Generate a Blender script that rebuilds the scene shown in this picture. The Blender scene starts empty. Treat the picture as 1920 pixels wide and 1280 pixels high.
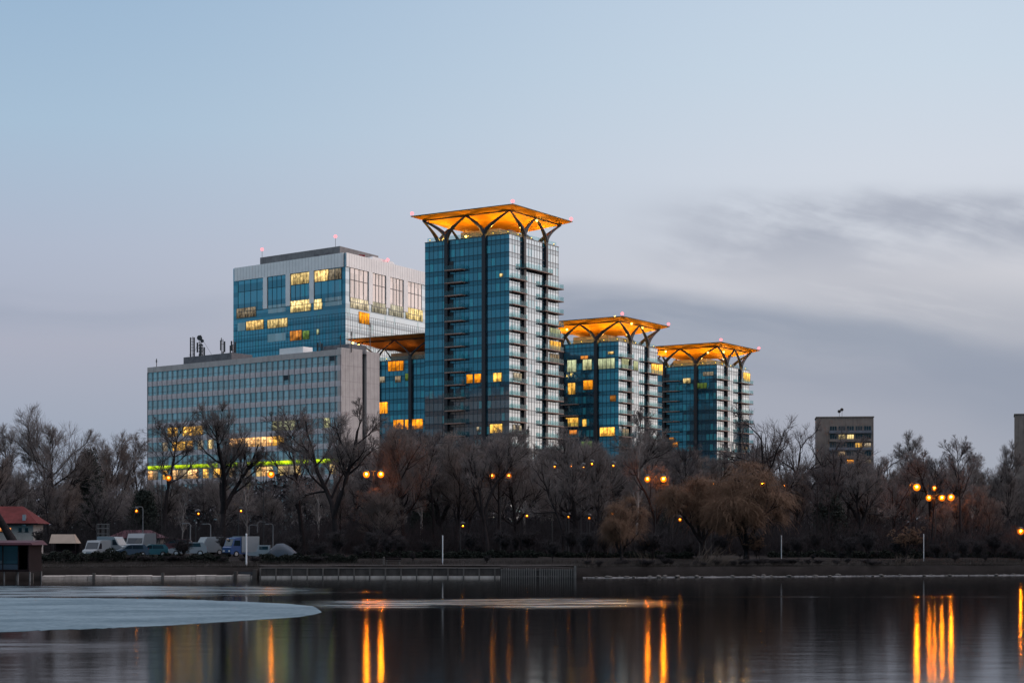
import bpy, math, random
import numpy as np
from mathutils import Vector

random.seed(7)
rng = np.random.default_rng(11)
SC = bpy.context.scene
COL = SC.collection
F = 3583.0            # focal length in photo pixels (1920 wide)
CH = 3.8              # camera height over the water
HY = 1015.0           # photo row of the horizon
R = math.radians


def wx(px, D):
    return (px - 960.0) / F * D


def wz(py, D):
    return CH + (HY - py) / F * D


# ------------------------------------------------------------------ terrain profile
SHX = [-4000, -75, -26.4, 6.8, 57.9, 110, 4000]
SHY = [150, 186, 200, 200, 216, 226, 420]


def shore(x):
    return float(np.interp(x, SHX, SHY))


GD = [0.0, 0.35, 0.9, 6.0, 9.0, 24.0, 60.0, 6000.0]
GZ = [-0.6, 0.25, 1.1, 1.2, 1.35, 2.0, 2.4, 2.4]


def gz(x, y):
    return float(np.interp(y - shore(x), GD, GZ))


# ------------------------------------------------------------------ node helpers
class NT:
    def __init__(s, tree):
        s.t = tree
        s.n = tree.nodes
        s.l = tree.links

    def node(s, typ, ins=None, **kw):
        nd = s.n.new(typ)
        for k, v in kw.items():
            setattr(nd, k, v)
        for k, v in (ins or {}).items():
            s.put(nd.inputs[k], v)
        return nd

    def put(s, sock, v):
        if isinstance(v, bpy.types.NodeSocket):
            s.l.new(v, sock)
        elif isinstance(v, bpy.types.Node):
            s.l.new(v.outputs[0], sock)
        else:
            if isinstance(v, (tuple, list)) and len(v) == 3 and sock.type == 'RGBA':
                v = (*v, 1.0)
            sock.default_value = v

    def m(s, op, a, b=0.0, c=None, clamp=False):
        nd = s.n.new('ShaderNodeMath')
        nd.operation = op
        nd.use_clamp = clamp
        s.put(nd.inputs[0], a)
        s.put(nd.inputs[1], b)
        if c is not None:
            s.put(nd.inputs[2], c)
        return nd.outputs[0]

    def mix(s, f, a, b, typ='MIX'):
        nd = s.n.new('ShaderNodeMix')
        nd.data_type = 'RGBA'
        nd.blend_type = typ
        nd.clamp_factor = True
        s.put(nd.inputs[0], f)
        s.put(nd.inputs[6], a)
        s.put(nd.inputs[7], b)
        return nd.outputs[2]

    def ramp(s, f, stops, interp='LINEAR'):
        nd = s.n.new('ShaderNodeValToRGB')
        cr = nd.color_ramp
        cr.interpolation = interp
        while len(cr.elements) > 1:
            cr.elements.remove(cr.elements[-1])
        cr.elements[0].position = stops[0][0]
        cr.elements[0].color = (*stops[0][1], 1)
        for p, c in stops[1:]:
            e = cr.elements.new(p)
            e.color = (*c, 1)
        s.put(nd.inputs[0], f)
        return nd.outputs[0]

    def smooth(s, v, a, b, lo=0.0, hi=1.0):
        nd = s.n.new('ShaderNodeMapRange')
        nd.interpolation_type = 'SMOOTHSTEP'
        s.put(nd.inputs[0], v)
        for i, x in enumerate((a, b, lo, hi)):
            s.put(nd.inputs[i + 1], x)
        return nd.outputs[0]

    def noise(s, vec, scale, detail=3, rough=0.55, dims='3D'):
        nd = s.n.new('ShaderNodeTexNoise')
        nd.noise_dimensions = dims
        if vec is not None:
            s.put(nd.inputs['Vector'], vec)
        nd.inputs['Scale'].default_value = scale
        nd.inputs['Detail'].default_value = detail
        nd.inputs['Roughness'].default_value = rough
        return nd.outputs[0]

    def comb(s, x, y, z=0.0):
        nd = s.n.new('ShaderNodeCombineXYZ')
        s.put(nd.inputs[0], x)
        s.put(nd.inputs[1], y)
        s.put(nd.inputs[2], z)
        return nd.outputs[0]

    def sep(s, v):
        nd = s.n.new('ShaderNodeSeparateXYZ')
        s.put(nd.inputs[0], v)
        return nd.outputs


def s2l(c):
    return tuple(((x / 255) / 12.92 if x <= 10 else ((x / 255 + .055) / 1.055) ** 2.4) for x in c)


MATS = {}


def newmat(name):
    m = bpy.data.materials.new(name)
    m.use_nodes = True
    m.node_tree.nodes.clear()
    t = NT(m.node_tree)
    out = t.node('ShaderNodeOutputMaterial')
    MATS[name] = m
    return m, t, out


def plain(name, col, rough=0.7, var=0.25, scale=1.5, metal=0.0, bump=0.0, stain=None):
    m, t, out = newmat(name)
    geo = t.node('ShaderNodeNewGeometry')
    pos = geo.outputs['Position']
    n1 = t.noise(pos, scale, 5, 0.6)
    n2 = t.noise(pos, scale * 0.17, 3, 0.5)
    k = t.m('ADD', t.m('MULTIPLY', n1, 0.6), t.m('MULTIPLY', n2, 0.4))
    f = t.smooth(k, 0.3, 0.7)
    lo = tuple(c * (1 - var) for c in col)
    hi = tuple(min(1, c * (1 + var)) for c in col)
    c = t.mix(f, lo, hi)
    if stain:
        sx, sy, sz = t.sep(pos)
        st = t.noise(t.comb(t.m('MULTIPLY', sx, 2.2), t.m('MULTIPLY', sy, 2.2), t.m('MULTIPLY', sz, 0.16)), 1.0, 4, 0.6)
        c = t.mix(t.smooth(st, 0.5, 0.72, 0, stain), c, tuple(x * 0.45 for x in col))
    b = t.node('ShaderNodeBsdfPrincipled', {'Base Color': c, 'Roughness': rough, 'Metallic': metal})
    b.inputs['Specular IOR Level'].default_value = 0.5 if rough < 0.6 else 0.08
    if bump:
        bn = t.node('ShaderNodeBump', {'Strength': 0.6, 'Distance': bump, 'Height': n1})
        t.put(b.inputs['Normal'], bn)
    t.put(out.inputs[0], b)
    return m


def emit_mat(name, col, strength, var=0.0, scale=(1.0, 1.0), blotch=0.0):
    """light given off by a lamp or a lit room (UV in metres)"""
    m, t, out = newmat(name)
    e = t.node('ShaderNodeEmission', {'Color': col, 'Strength': strength})
    if var:
        uv = t.node('ShaderNodeUVMap').outputs[0]
        u, v, _ = t.sep(uv)
        n1 = t.noise(t.comb(t.m('MULTIPLY', u, scale[0]), t.m('MULTIPLY', v, scale[1])), 1.0, 3, 0.65)
        n2 = t.noise(t.comb(t.m('MULTIPLY', u, 0.35), t.m('MULTIPLY', v, 0.3), 4.0), 1.0, 1, 0.5)
        k = t.m('MULTIPLY', t.smooth(n1, 0.32, 0.68, 1 - var, 1 + var * 0.6), t.smooth(n2, 0.3, 0.65, 0.7, 1.2))
        if blotch:
            n3 = t.noise(t.comb(t.m('MULTIPLY', u, 1.3), t.m('MULTIPLY', v, 1.3), 9.0), 1.0, 1, 0.4)
            k = t.m('ADD', k, t.smooth(n3, 0.62, 0.72, 0, blotch))
        oi = t.node('ShaderNodeObjectInfo').outputs['Random']
        k = t.m('MULTIPLY', k, t.smooth(oi, 0.0, 1.0, 0.62, 1.22))
        r2 = t.m('FRACT', t.m('MULTIPLY', oi, 37.7))
        t.put(e.inputs['Color'], t.mix(t.m('MULTIPLY', r2, 0.6), col, (col[0], col[1] * 0.72, col[2] * 0.45)))
        # a room seen through the pane: lit ceiling above, dark furniture along the floor
        gz_ = t.sep(t.node('ShaderNodeTexCoord').outputs['Generated'])[2]
        fur = t.noise(t.comb(t.m('MULTIPLY', u, 1.1), 3.0, t.m('MULTIPLY', oi, 30.0)), 1.0, 2, 0.6)
        low = t.m('MULTIPLY', t.smooth(gz_, 0.48, 0.22), t.smooth(fur, 0.42, 0.58))
        k = t.m('MULTIPLY', k, t.smooth(gz_, 0.0, 1.0, 0.72, 1.22))
        k = t.m('MULTIPLY', k, t.m('SUBTRACT', 1.0, t.m('MULTIPLY', low, 0.6)))
        t.put(e.inputs['Strength'], t.m('MULTIPLY', k, strength))
    t.put(out.inputs[0], e)
    return m


def coated_glass(name, dark, spandrel, curtain, curt_amt=0.2, win=(0.06, 0.66), r0=0.16, r1=0.62,
                 tint=(0.9, 0.97, 1.0), jitter=0.008, panes=True):
    """curtain-wall glass. UV: u in panes, v in storeys"""
    m, t, out = newmat(name)
    uv = t.node('ShaderNodeUVMap').outputs[0]
    u, v, _ = t.sep(uv)
    cu, cv = t.m('FLOOR', u), t.m('FLOOR', v)
    fv = t.m('FRACT', v)
    fu = t.m('FRACT', u)
    wn = t.node('ShaderNodeTexWhiteNoise', {'Vector': t.comb(cu, cv)}, noise_dimensions='3D')
    r = wn.outputs['Value']
    # rooms of several panes share one state
    rm = t.node('ShaderNodeTexWhiteNoise', {'Vector': t.comb(t.m('FLOOR', t.m('DIVIDE', cu, 3.0)), cv, 7.0)}, noise_dimensions='3D').outputs['Value']
    iswin = t.m('MULTIPLY', t.m('GREATER_THAN', fv, win[0]), t.m('LESS_THAN', fv, win[1]))
    drawn = t.m('MULTIPLY', t.m('GREATER_THAN', r, 1 - curt_amt), iswin)
    fold = t.noise(t.comb(t.m('MULTIPLY', u, 7.0), cv), 1.0, 2, 0.6)
    part = t.m('LESS_THAN', t.m('ABSOLUTE', t.m('SUBTRACT', fu, t.m('ADD', 0.25, t.m('MULTIPLY', rm, 0.5)))), 0.34)
    drawn = t.m('MULTIPLY', drawn, part)
    d = t.mix(t.m('MULTIPLY', rm, 0.9), tuple(x * 0.75 for x in dark), tuple(x * 1.45 for x in dark))
    c = t.mix(iswin, spandrel, d)
    cc = t.mix(t.smooth(fold, 0.3, 0.7), tuple(x * 0.6 for x in curtain), curtain)
    c = t.mix(drawn, c, cc)
    geo = t.node('ShaderNodeNewGeometry')
    jv = t.node('ShaderNodeVectorMath', {0: wn.outputs['Color'], 1: (0.5, 0.5, 0.5)}, operation='SUBTRACT')
    wav = t.node('ShaderNodeTexNoise', {'Vector': geo.outputs['Position'], 'Scale': 0.35, 'Detail': 2.0})
    jw = t.node('ShaderNodeVectorMath', {0: wav.outputs['Color'], 1: (0.5, 0.5, 0.5)}, operation='SUBTRACT')
    js = t.node('ShaderNodeVectorMath', {0: jv.outputs[0], 'Scale': jitter * 2}, operation='SCALE')
    jw2 = t.node('ShaderNodeVectorMath', {0: jw.outputs[0], 'Scale': jitter * 2.5}, operation='SCALE')
    a1 = t.node('ShaderNodeVectorMath', {0: js.outputs[0], 1: jw2.outputs[0]}, operation='ADD')
    a2 = t.node('ShaderNodeVectorMath', {0: a1.outputs[0], 1: geo.outputs['Normal']}, operation='ADD')
    nrm = t.node('ShaderNodeVectorMath', {0: a2.outputs[0]}, operation='NORMALIZE').outputs[0]
    base = t.node('ShaderNodeBsdfDiffuse', {'Color': c, 'Normal': nrm})
    gl = t.node('ShaderNodeBsdfGlossy', {'Color': tint, 'Roughness': 0.06, 'Normal': nrm})
    lw = t.node('ShaderNodeLayerWeight', {'Blend': 0.5})
    f = t.ramp(lw.outputs['Facing'], [(0.0, (r0,) * 3), (0.25, (r0 * 1.25,) * 3), (0.5, (r1,) * 3), (0.75, (0.8,) * 3), (1.0, (1, 1, 1))])
    f = t.m('MULTIPLY', f, t.m('SUBTRACT', 1.0, t.m('MULTIPLY', t.m('SUBTRACT', 1.0, iswin), 0.25)))
    f = t.m('MULTIPLY', f, t.m('SUBTRACT', 1.0, t.m('MULTIPLY', drawn, 0.3)))
    mx = t.node('ShaderNodeMixShader', {0: f, 1: base, 2: gl})
    t.put(out.inputs[0], mx)
    return m


# ------------------------------------------------------------------ mesh builder
class MB:
    def __init__(s):
        s.v, s.f, s.uv = [], [], []

    def quad(s, pts, uvs=None):
        i = len(s.v)
        s.v += [tuple(p) for p in pts]
        s.f.append(tuple(range(i, i + len(pts))))
        s.uv.append(uvs or [(p[0] + p[1], p[2]) for p in pts])

    def hexa(s, b, t, uvs=None):
        """b, t: four bottom / top points, counter-clockwise seen from above"""
        i = len(s.v)
        s.v += [tuple(p) for p in b] + [tuple(p) for p in t]
        for q in ((0, 3, 2, 1), (4, 5, 6, 7), (0, 1, 5, 4), (1, 2, 6, 5), (2, 3, 7, 6), (3, 0, 4, 7)):
            s.f.append(tuple(i + k for k in q))
            if uvs:
                s.uv.append([uvs[k] for k in q])
            else:
                s.uv.append([(s.v[i + k][0] + s.v[i + k][1], s.v[i + k][2]) for k in q])

    def box(s, x0, x1, y0, y1, z0, z1):
        s.hexa([(x0, y0, z0), (x1, y0, z0), (x1, y1, z0), (x0, y1, z0)],
               [(x0, y0, z1), (x1, y0, z1), (x1, y1, z1), (x0, y1, z1)])

    def tube(s, pts, rad, sides=8, cap=True, squash=1.0):
        pts = [Vector(p) for p in pts]
        if not isinstance(rad, (list, tuple)):
            rad = [rad] * len(pts)
        i0 = len(s.v)
        a = None
        for k, p in enumerate(pts):
            d = (pts[min(k + 1, len(pts) - 1)] - pts[max(k - 1, 0)]).normalized()
            if a is None:
                a = d.orthogonal().normalized()
            a = (a - d * a.dot(d)).normalized()
            b = d.cross(a)
            for j in range(sides):
                w = 2 * math.pi * j / sides
                q = p + (a * math.cos(w) + b * math.sin(w) * squash) * rad[k]
                s.v.append(tuple(q))
        for k in range(len(pts) - 1):
            for j in range(sides):
                j2 = (j + 1) % sides
                f = (i0 + k * sides + j, i0 + k * sides + j2, i0 + (k + 1) * sides + j2, i0 + (k + 1) * sides + j)
                s.f.append(f)
                s.uv.append([(0, 0)] * 4)
        if cap:
            s.f.append(tuple(i0 + j for j in reversed(range(sides))))
            s.uv.append([(0, 0)] * sides)
            s.f.append(tuple(i0 + (len(pts) - 1) * sides + j for j in range(sides)))
            s.uv.append([(0, 0)] * sides)

    def sphere(s, c, r, nu=12, nv=8, sz=1.0):
        i0 = len(s.v)
        for a in range(1, nv):
            th = math.pi * a / nv
            for b in range(nu):
                ph = 2 * math.pi * b / nu
                s.v.append((c[0] + r * math.sin(th) * math.cos(ph), c[1] + r * math.sin(th) * math.sin(ph), c[2] + sz * r * math.cos(th)))
        top = len(s.v)
        s.v.append((c[0], c[1], c[2] + r * sz))
        bot = len(s.v)
        s.v.append((c[0], c[1], c[2] - r * sz))
        for a in range(nv - 2):
            for b in range(nu):
                b2 = (b + 1) % nu
                s.f.append((i0 + a * nu + b, i0 + (a + 1) * nu + b, i0 + (a + 1) * nu + b2, i0 + a * nu + b2))
                s.uv.append([(0, 0)] * 4)
        for b in range(nu):
            b2 = (b + 1) % nu
            s.f.append((top, i0 + b, i0 + b2))
            s.uv.append([(0, 0)] * 3)
            s.f.append((bot, i0 + (nv - 2) * nu + b2, i0 + (nv - 2) * nu + b))
            s.uv.append([(0, 0)] * 3)

    def prism(s, prof, axis_pts, wdir):
        """closed profile (list of 3D points) extruded along wdir"""
        w = Vector(wdir)
        n = len(prof)
        i = len(s.v)
        s.v += [tuple(p) for p in prof] + [tuple(Vector(p) + w) for p in prof]
        s.f.append(tuple(i + k for k in range(n)))
        s.uv.append([(0, 0)] * n)
        s.f.append(tuple(i + n + k for k in reversed(range(n))))
        s.uv.append([(0, 0)] * n)
        for k in range(n):
            k2 = (k + 1) % n
            s.f.append((i + k2, i + k, i + n + k, i + n + k2))
            s.uv.append([(0, 0)] * 4)


def wloc(o):
    v = Vector((0, 0, 0))
    while o is not None:
        v += o.location
        o = o.parent
    return v


def part(name, mb, mat, parent=None, smooth=False, kind=None, label=None, origin=None):
    me = bpy.data.meshes.new(name)
    off = wloc(parent) if parent is not None else Vector(origin or (0, 0, 0))
    me.from_pydata([(p[0] - off.x, p[1] - off.y, p[2] - off.z) for p in mb.v], [], mb.f)
    lay = me.uv_layers.new(name='UVMap')
    flat = np.array([c for u in mb.uv for c in u], dtype=np.float32).ravel()
    if len(flat) == len(me.loops) * 2:
        lay.data.foreach_set('uv', flat)
    if smooth:
        me.polygons.foreach_set('use_smooth', [True] * len(me.polygons))
    me.materials.append(MATS[mat])
    me.update()
    o = bpy.data.objects.new(name, me)
    COL.objects.link(o)
    if parent is not None:
        o.parent = parent
    elif origin:
        o.location = origin
    if kind:
        o['kind'] = kind
    if label:
        o['label'] = label
    return o


def tag(o, label, cat, group=None):
    o['label'] = label
    o['category'] = cat
    if group:
        o['group'] = group
    return o


def thing(name, label, cat, loc, group=None, rz=0.0):
    o = bpy.data.objects.new(name, None)
    o.empty_display_size = 0.5
    COL.objects.link(o)
    o.location = loc
    o.rotation_euler = (0, 0, rz)
    return tag(o, label, cat, group)


def copy_thing(o, loc=None, rot=None, scale=None, label=None, group=None):
    c = o.copy()
    COL.objects.link(c)
    for ch in o.children:
        d = ch.copy()
        COL.objects.link(d)
        d.parent = c
        for g in ch.children:
            e = g.copy()
            COL.objects.link(e)
            e.parent = d
    if loc is not None:
        c.location = loc
    if rot is not None:
        c.rotation_euler = rot
    if scale is not None:
        c.scale = scale
    if label:
        c['label'] = label
    if group:
        c['group'] = group
    return c


class Face:
    """a vertical facade: P0 its left end, d unit direction to the right, n outward"""
    def __init__(s, p0, p1):
        s.p0 = Vector((p0[0], p0[1]))
        dd = Vector((p1[0] - p0[0], p1[1] - p0[1]))
        s.w = dd.length
        s.d = dd.normalized()
        s.n = Vector((s.d.y, -s.d.x))

    def pt(s, u, n, z):
        p = s.p0 + s.d * u + s.n * n
        return (p.x, p.y, z)

    def box(s, mb, u0, u1, n0, n1, z0, z1, uvf=None):
        b = [s.pt(u0, n1, z0), s.pt(u1, n1, z0), s.pt(u1, n0, z0), s.pt(u0, n0, z0)]
        t = [s.pt(u0, n1, z1), s.pt(u1, n1, z1), s.pt(u1, n0, z1), s.pt(u0, n0, z1)]
        uvs = [(u0, z0), (u1, z0), (u1, z0), (u0, z0), (u0, z1), (u1, z1), (u1, z1), (u0, z1)]
        if uvf:
            uvs = [uvf(*q) for q in uvs]
        mb.hexa(b, t, uvs)

    def at(s, px, py):
        a = (px - 960) / F
        b = (HY - py) / F
        # t*(a,1) = p0 + u d
        det = a * (-s.d.y) - (-s.d.x) * 1.0
        t = (s.p0.x * (-s.d.y) - (-s.d.x) * s.p0.y) / det
        q = Vector((t * a, t)) - s.p0
        return q.dot(s.d), CH + t * b

    def rect(s, x0, y0, x1, y1):
        """photo rectangle -> u0,u1,z0,z1 on the facade"""
        u0, za = s.at(x0, (y0 + y1) / 2)
        u1, zb = s.at(x1, (y0 + y1) / 2)
        um = (x0 + x1) / 2
        _, z1 = s.at(um, y0)
        _, z0 = s.at(um, y1)
        return u0, u1, z0, z1


# ------------------------------------------------------------------ materials
coated_glass('tower_glass', (0.010, 0.066, 0.100), (0.002, 0.026, 0.048), (0.04, 0.30, 0.36), 0.22, r1=0.52)
coated_glass('office_glass', (0.004, 0.055, 0.092), (0.004, 0.045, 0.078), (0.03, 0.20, 0.22), 0.08, win=(0.1, 0.7), r0=0.11, r1=0.52)
coated_glass('slab_glass', (0.255, 0.295, 0.31), (0.03, 0.07, 0.1), (0.34, 0.39, 0.40), 0.5, win=(-1, 2), r0=0.12, r1=0.5, tint=(1.0, 0.83, 0.75), jitter=0.012)
coated_glass('small_glass', (0.01, 0.02, 0.03), (0.01, 0.02, 0.03), (0.05, 0.06, 0.07), 0.25, win=(-1, 2), r0=0.03, r1=0.2, tint=(0.8, 0.75, 0.72))
plain('dark_metal', (0.012, 0.013, 0.018), 0.55, 0.2)
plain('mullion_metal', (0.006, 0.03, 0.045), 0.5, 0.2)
plain('mullion_lit', (0.15, 0.15, 0.155), 0.5, 0.1)  # mullions of the bright right faces, their lightness put into the colour
plain('balcony_slab', (0.27, 0.185, 0.155), 0.8, 0.2)
plain('canopy_gold', (0.82, 0.34, 0.015), 0.6, 0.08, 0.6)
plain('canopy_dim', (0.34, 0.135, 0.045), 0.7, 0.25, 0.6)  # shaded copy of canopy_gold, the dimmer light put into its colour
plain('canopy_top', (0.16, 0.11, 0.06), 0.6, 0.2)
plain('roof_grey', (0.12, 0.12, 0.13), 0.8, 0.25)
plain('plant_grey', (0.20, 0.19, 0.19), 0.8, 0.2, 0.8, stain=0.4)
plain('white_panel', (0.70, 0.69, 0.68), 0.5, 0.08, 0.4)
plain('slab_concrete', (0.40, 0.365, 0.35), 0.85, 0.12, 0.7, stain=0.35)
plain('slab_band', (0.52, 0.47, 0.475), 0.85, 0.12, 0.7, stain=0.3)
plain('fin_brown', (0.20, 0.165, 0.17), 0.7, 0.15)
plain('block_wall', (0.185, 0.155, 0.14), 0.85, 0.2, 0.5, stain=0.5)
plain('block_balcony', (0.15, 0.16, 0.19), 0.85, 0.2, 0.5, stain=0.4)
plain('pole_grey', (0.11, 0.11, 0.115), 0.5, 0.2)
plain('pole_dark', (0.018, 0.017, 0.018), 0.5, 0.2)
plain('white_paint', (0.5, 0.52, 0.55), 0.45, 0.08)
plain('bark_dark', (0.020, 0.017, 0.018), 0.95, 0.35, 3.0)
plain('bark_pale', (0.22, 0.20, 0.19), 0.9, 0.35, 3.0)
plain('twig_grey', (0.150, 0.130, 0.125), 0.9, 0.3, 0.5)
plain('twig_brown', (0.148, 0.118, 0.107), 0.9, 0.3, 0.5)
plain('twig_dark', (0.102, 0.089, 0.090), 0.9, 0.3, 0.5)
plain('twig_willow', (0.165, 0.100, 0.068), 0.85, 0.3, 0.5)
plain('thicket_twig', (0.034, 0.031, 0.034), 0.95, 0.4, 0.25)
plain('evergreen_leaf', (0.026, 0.032, 0.028), 0.8, 0.4, 0.7)
plain('hedge_leaf', (0.014, 0.017, 0.014), 0.8, 0.4, 0.9)
plain('reed', (0.11, 0.09, 0.075), 0.9, 0.3, 2.0)
plain('soil', (0.015, 0.0125, 0.012), 0.95, 0.35, 0.6, bump=0.08)
plain('path_grey', (0.028, 0.025, 0.024), 0.9, 0.25, 0.7)
plain('asphalt', (0.06, 0.058, 0.057), 0.9, 0.2, 0.7)
plain('quay_concrete', (0.048, 0.043, 0.041), 0.9, 0.3, 1.2, stain=0.6)
plain('ledge_light', (0.30, 0.27, 0.25), 0.85, 0.35, 0.8, stain=0.6)
plain('quay_light', (0.085, 0.078, 0.074), 0.85, 0.3, 1.0, stain=0.5)
plain('picket', (0.115, 0.108, 0.104), 0.8, 0.25, 2.0)
plain('wood_dark', (0.010, 0.006, 0.007), 0.7, 0.3, 2.0)
plain('roof_red', (0.095, 0.022, 0.022), 0.75, 0.25, 1.5)
plain('roof_maroon', (0.055, 0.022, 0.03), 0.6, 0.2, 1.5)
plain('shrub_twig', (0.050, 0.045, 0.048), 0.95, 0.35, 0.5)
plain('grass_dry', (0.042, 0.037, 0.034), 0.95, 0.5, 0.4)
plain('house_wall', (0.34, 0.31, 0.29), 0.85, 0.1, 0.8, stain=0.25)
plain('cream_cloth', (0.25, 0.20, 0.165), 0.85, 0.1, 1.0)
plain('car_white', (0.155, 0.175, 0.195), 0.25, 0.05)
plain('car_blue', (0.008, 0.045, 0.15), 0.3, 0.1)
plain('car_teal', (0.012, 0.06, 0.08), 0.3, 0.1)
plain('car_navy', (0.02, 0.035, 0.06), 0.3, 0.1)
plain('car_maroon', (0.06, 0.012, 0.015), 0.35, 0.1)
plain('tarp_navy', (0.006, 0.018, 0.035), 0.5, 0.25, 1.0)
plain('rubber', (0.015, 0.015, 0.016), 0.85, 0.2)
plain('rim_metal', (0.35, 0.35, 0.36), 0.35, 0.1, metal=0.6)
plain('lens_red', (0.30, 0.01, 0.01), 0.25, 0.05)
plain('lens_clear', (0.6, 0.6, 0.58), 0.15, 0.05)

emit_mat('lit_amber', (1.0, 0.36, 0.02), 1.6, 0.45, (0.9, 0.8), 0.5)
emit_mat('lit_gold', (1.0, 0.56, 0.10), 1.5, 0.55, (1.6, 0.7), 0.8)
emit_mat('lit_cream', (1.0, 0.76, 0.32), 1.2, 0.6, (0.9, 0.55), 0.7)
emit_mat('lit_white', (0.95, 0.86, 0.62), 0.85, 0.35, (1.6, 0.7), 0.3)
emit_mat('lit_pale', (0.78, 0.86, 0.50), 0.75, 0.4, (2.0, 0.6), 0.2)
emit_mat('lit_dim', (0.80, 0.66, 0.46), 0.42, 0.6, (2.2, 1.0), 0.5)
emit_mat('lit_orange_dim', (0.95, 0.36, 0.07), 0.7, 0.5, (0.6, 0.8), 0.0)
emit_mat('lit_green_room', (0.35, 0.62, 0.16), 0.45, 0.5, (1.6, 0.8), 0.3)
emit_mat('green_led', (0.60, 0.95, 0.02), 1.15, 0.35, (1.1, 1.0), 0.0)
emit_mat('red_beacon', (1.0, 0.15, 0.17), 3.4)
emit_mat('flood_lamp', (1.0, 0.50, 0.05), 5.0)
emit_mat('canopy_lamp', (1.0, 0.62, 0.10), 9.0)
emit_mat('sodium_bright', (1.0, 0.26, 0.006), 1500.0)
emit_mat('sodium_mid', (1.0, 0.26, 0.006), 800.0)
emit_mat('sodium_small', (1.0, 0.34, 0.02), 60.0)


def amber_halo(name, strength, clear):  # added glowing shell that imitates the lens halo round a street lamp
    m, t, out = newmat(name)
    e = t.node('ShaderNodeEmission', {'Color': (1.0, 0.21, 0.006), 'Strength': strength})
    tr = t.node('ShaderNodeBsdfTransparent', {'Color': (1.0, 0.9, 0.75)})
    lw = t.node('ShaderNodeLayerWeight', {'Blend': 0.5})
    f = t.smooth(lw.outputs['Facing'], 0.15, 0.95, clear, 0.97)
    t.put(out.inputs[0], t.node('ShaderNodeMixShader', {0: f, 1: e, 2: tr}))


emit_mat('sodium_soft', (1.0, 0.28, 0.008), 260.0)
amber_halo('halo_bright', 2.6, 0.35)
amber_halo('halo_mid', 1.7, 0.4)
amber_halo('halo_small', 1.1, 0.5)
emit_mat('garden_lamp', (0.9, 0.9, 0.75), 2.2)

# balcony glass: thin pale sheet, half clear
m_, t_, o_ = newmat('railing_glass')
tr = t_.node('ShaderNodeBsdfTransparent', {'Color': (0.80, 0.90, 0.90)})
gl = t_.node('ShaderNodeBsdfGlossy', {'Color': (0.85, 0.95, 1.0), 'Roughness': 0.08})
df = t_.node('ShaderNodeBsdfDiffuse', {'Color': (0.16, 0.26, 0.28)})
lw = t_.node('ShaderNodeLayerWeight', {'Blend': 0.45})
mx = t_.node('ShaderNodeMixShader', {0: lw.outputs['Facing'], 1: df, 2: gl})
t_.put(o_.inputs[0], t_.node('ShaderNodeMixShader', {0: 0.08, 1: tr, 2: mx}))

# water
m_, t_, o_ = newmat('water')
geo = t_.node('ShaderNodeNewGeometry')
pos = geo.outputs['Position']
x, y, z = t_.sep(pos)


def patch(cx, cy, rx, ry, seed, soft=0.35):
    nn = t_.noise(t_.comb(t_.m('MULTIPLY', x, 0.10), t_.m('MULTIPLY', y, 0.055), seed), 1.0, 4, 0.6)
    ex = t_.m('POWER', t_.m('ABSOLUTE', t_.m('DIVIDE', t_.m('SUBTRACT', x, cx), rx)), 2.0)
    ey = t_.m('POWER', t_.m('ABSOLUTE', t_.m('DIVIDE', t_.m('SUBTRACT', y, cy), ry)), 2.0)
    r_ = t_.m('SQRT', t_.m('ADD', ex, ey))
    v_ = t_.m('SUBTRACT', 1.0, t_.m('ADD', r_, t_.m('MULTIPLY', t_.m('SUBTRACT', nn, 0.5), 0.55)))
    return t_.smooth(v_, 0.0, soft)


P = patch(-38, 148, 32, 21, 1.0)
line_ = t_.m('MULTIPLY', patch(20, 132, 26, 3.4, 5.0, 1.0), 0.35)
P = t_.m('MAXIMUM', P, line_)
for a in ((0.0, 119, 14.5, 16, 2.0, 0.7), (-24, 69, 13, 8.5, 3.0, 1.1), (-7.5, 117, 9, 14, 4.0, 0.7)):
    P = t_.m('MAXIMUM', P, patch(*a))
streak = t_.noise(t_.comb(t_.m('MULTIPLY', x, 0.12), t_.m('MULTIPLY', y, 0.6), 0.0), 1.0, 4, 0.6)
P = t_.m('MULTIPLY', P, t_.smooth(streak, 0.32, 0.62, 0.3, 1.0))
rough = t_.m('ADD', 0.108, t_.m('MULTIPLY', P, 0.215))
w1 = t_.noise(t_.comb(t_.m('MULTIPLY', x, 0.35), t_.m('MULTIPLY', y, 0.5), 0.0), 1.0, 3, 0.55)
w2 = t_.noise(t_.comb(t_.m('MULTIPLY', x, 1.6), t_.m('MULTIPLY', y, 2.0), 3.0), 1.0, 3, 0.6)
hgt = t_.m('ADD', t_.m('MULTIPLY', w1, 0.018), t_.m('MULTIPLY', w2, t_.m('ADD', 0.0035, t_.m('MULTIPLY', P, 0.03))))
bn = t_.node('ShaderNodeBump', {'Strength': 1.0, 'Distance': 0.5, 'Height': hgt})
b_ = t_.node('ShaderNodeBsdfGlossy', {'Color': (0.88, 0.87, 0.86), 'Roughness': rough, 'Normal': bn}, distribution='BECKMANN')
d_ = t_.node('ShaderNodeBsdfDiffuse', {'Color': (0.006, 0.007, 0.008)})
fr_ = t_.node('ShaderNodeFresnel', {'IOR': 1.33})
t_.put(o_.inputs[0], t_.node('ShaderNodeMixShader', {0: fr_, 1: d_, 2: b_}))

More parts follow.
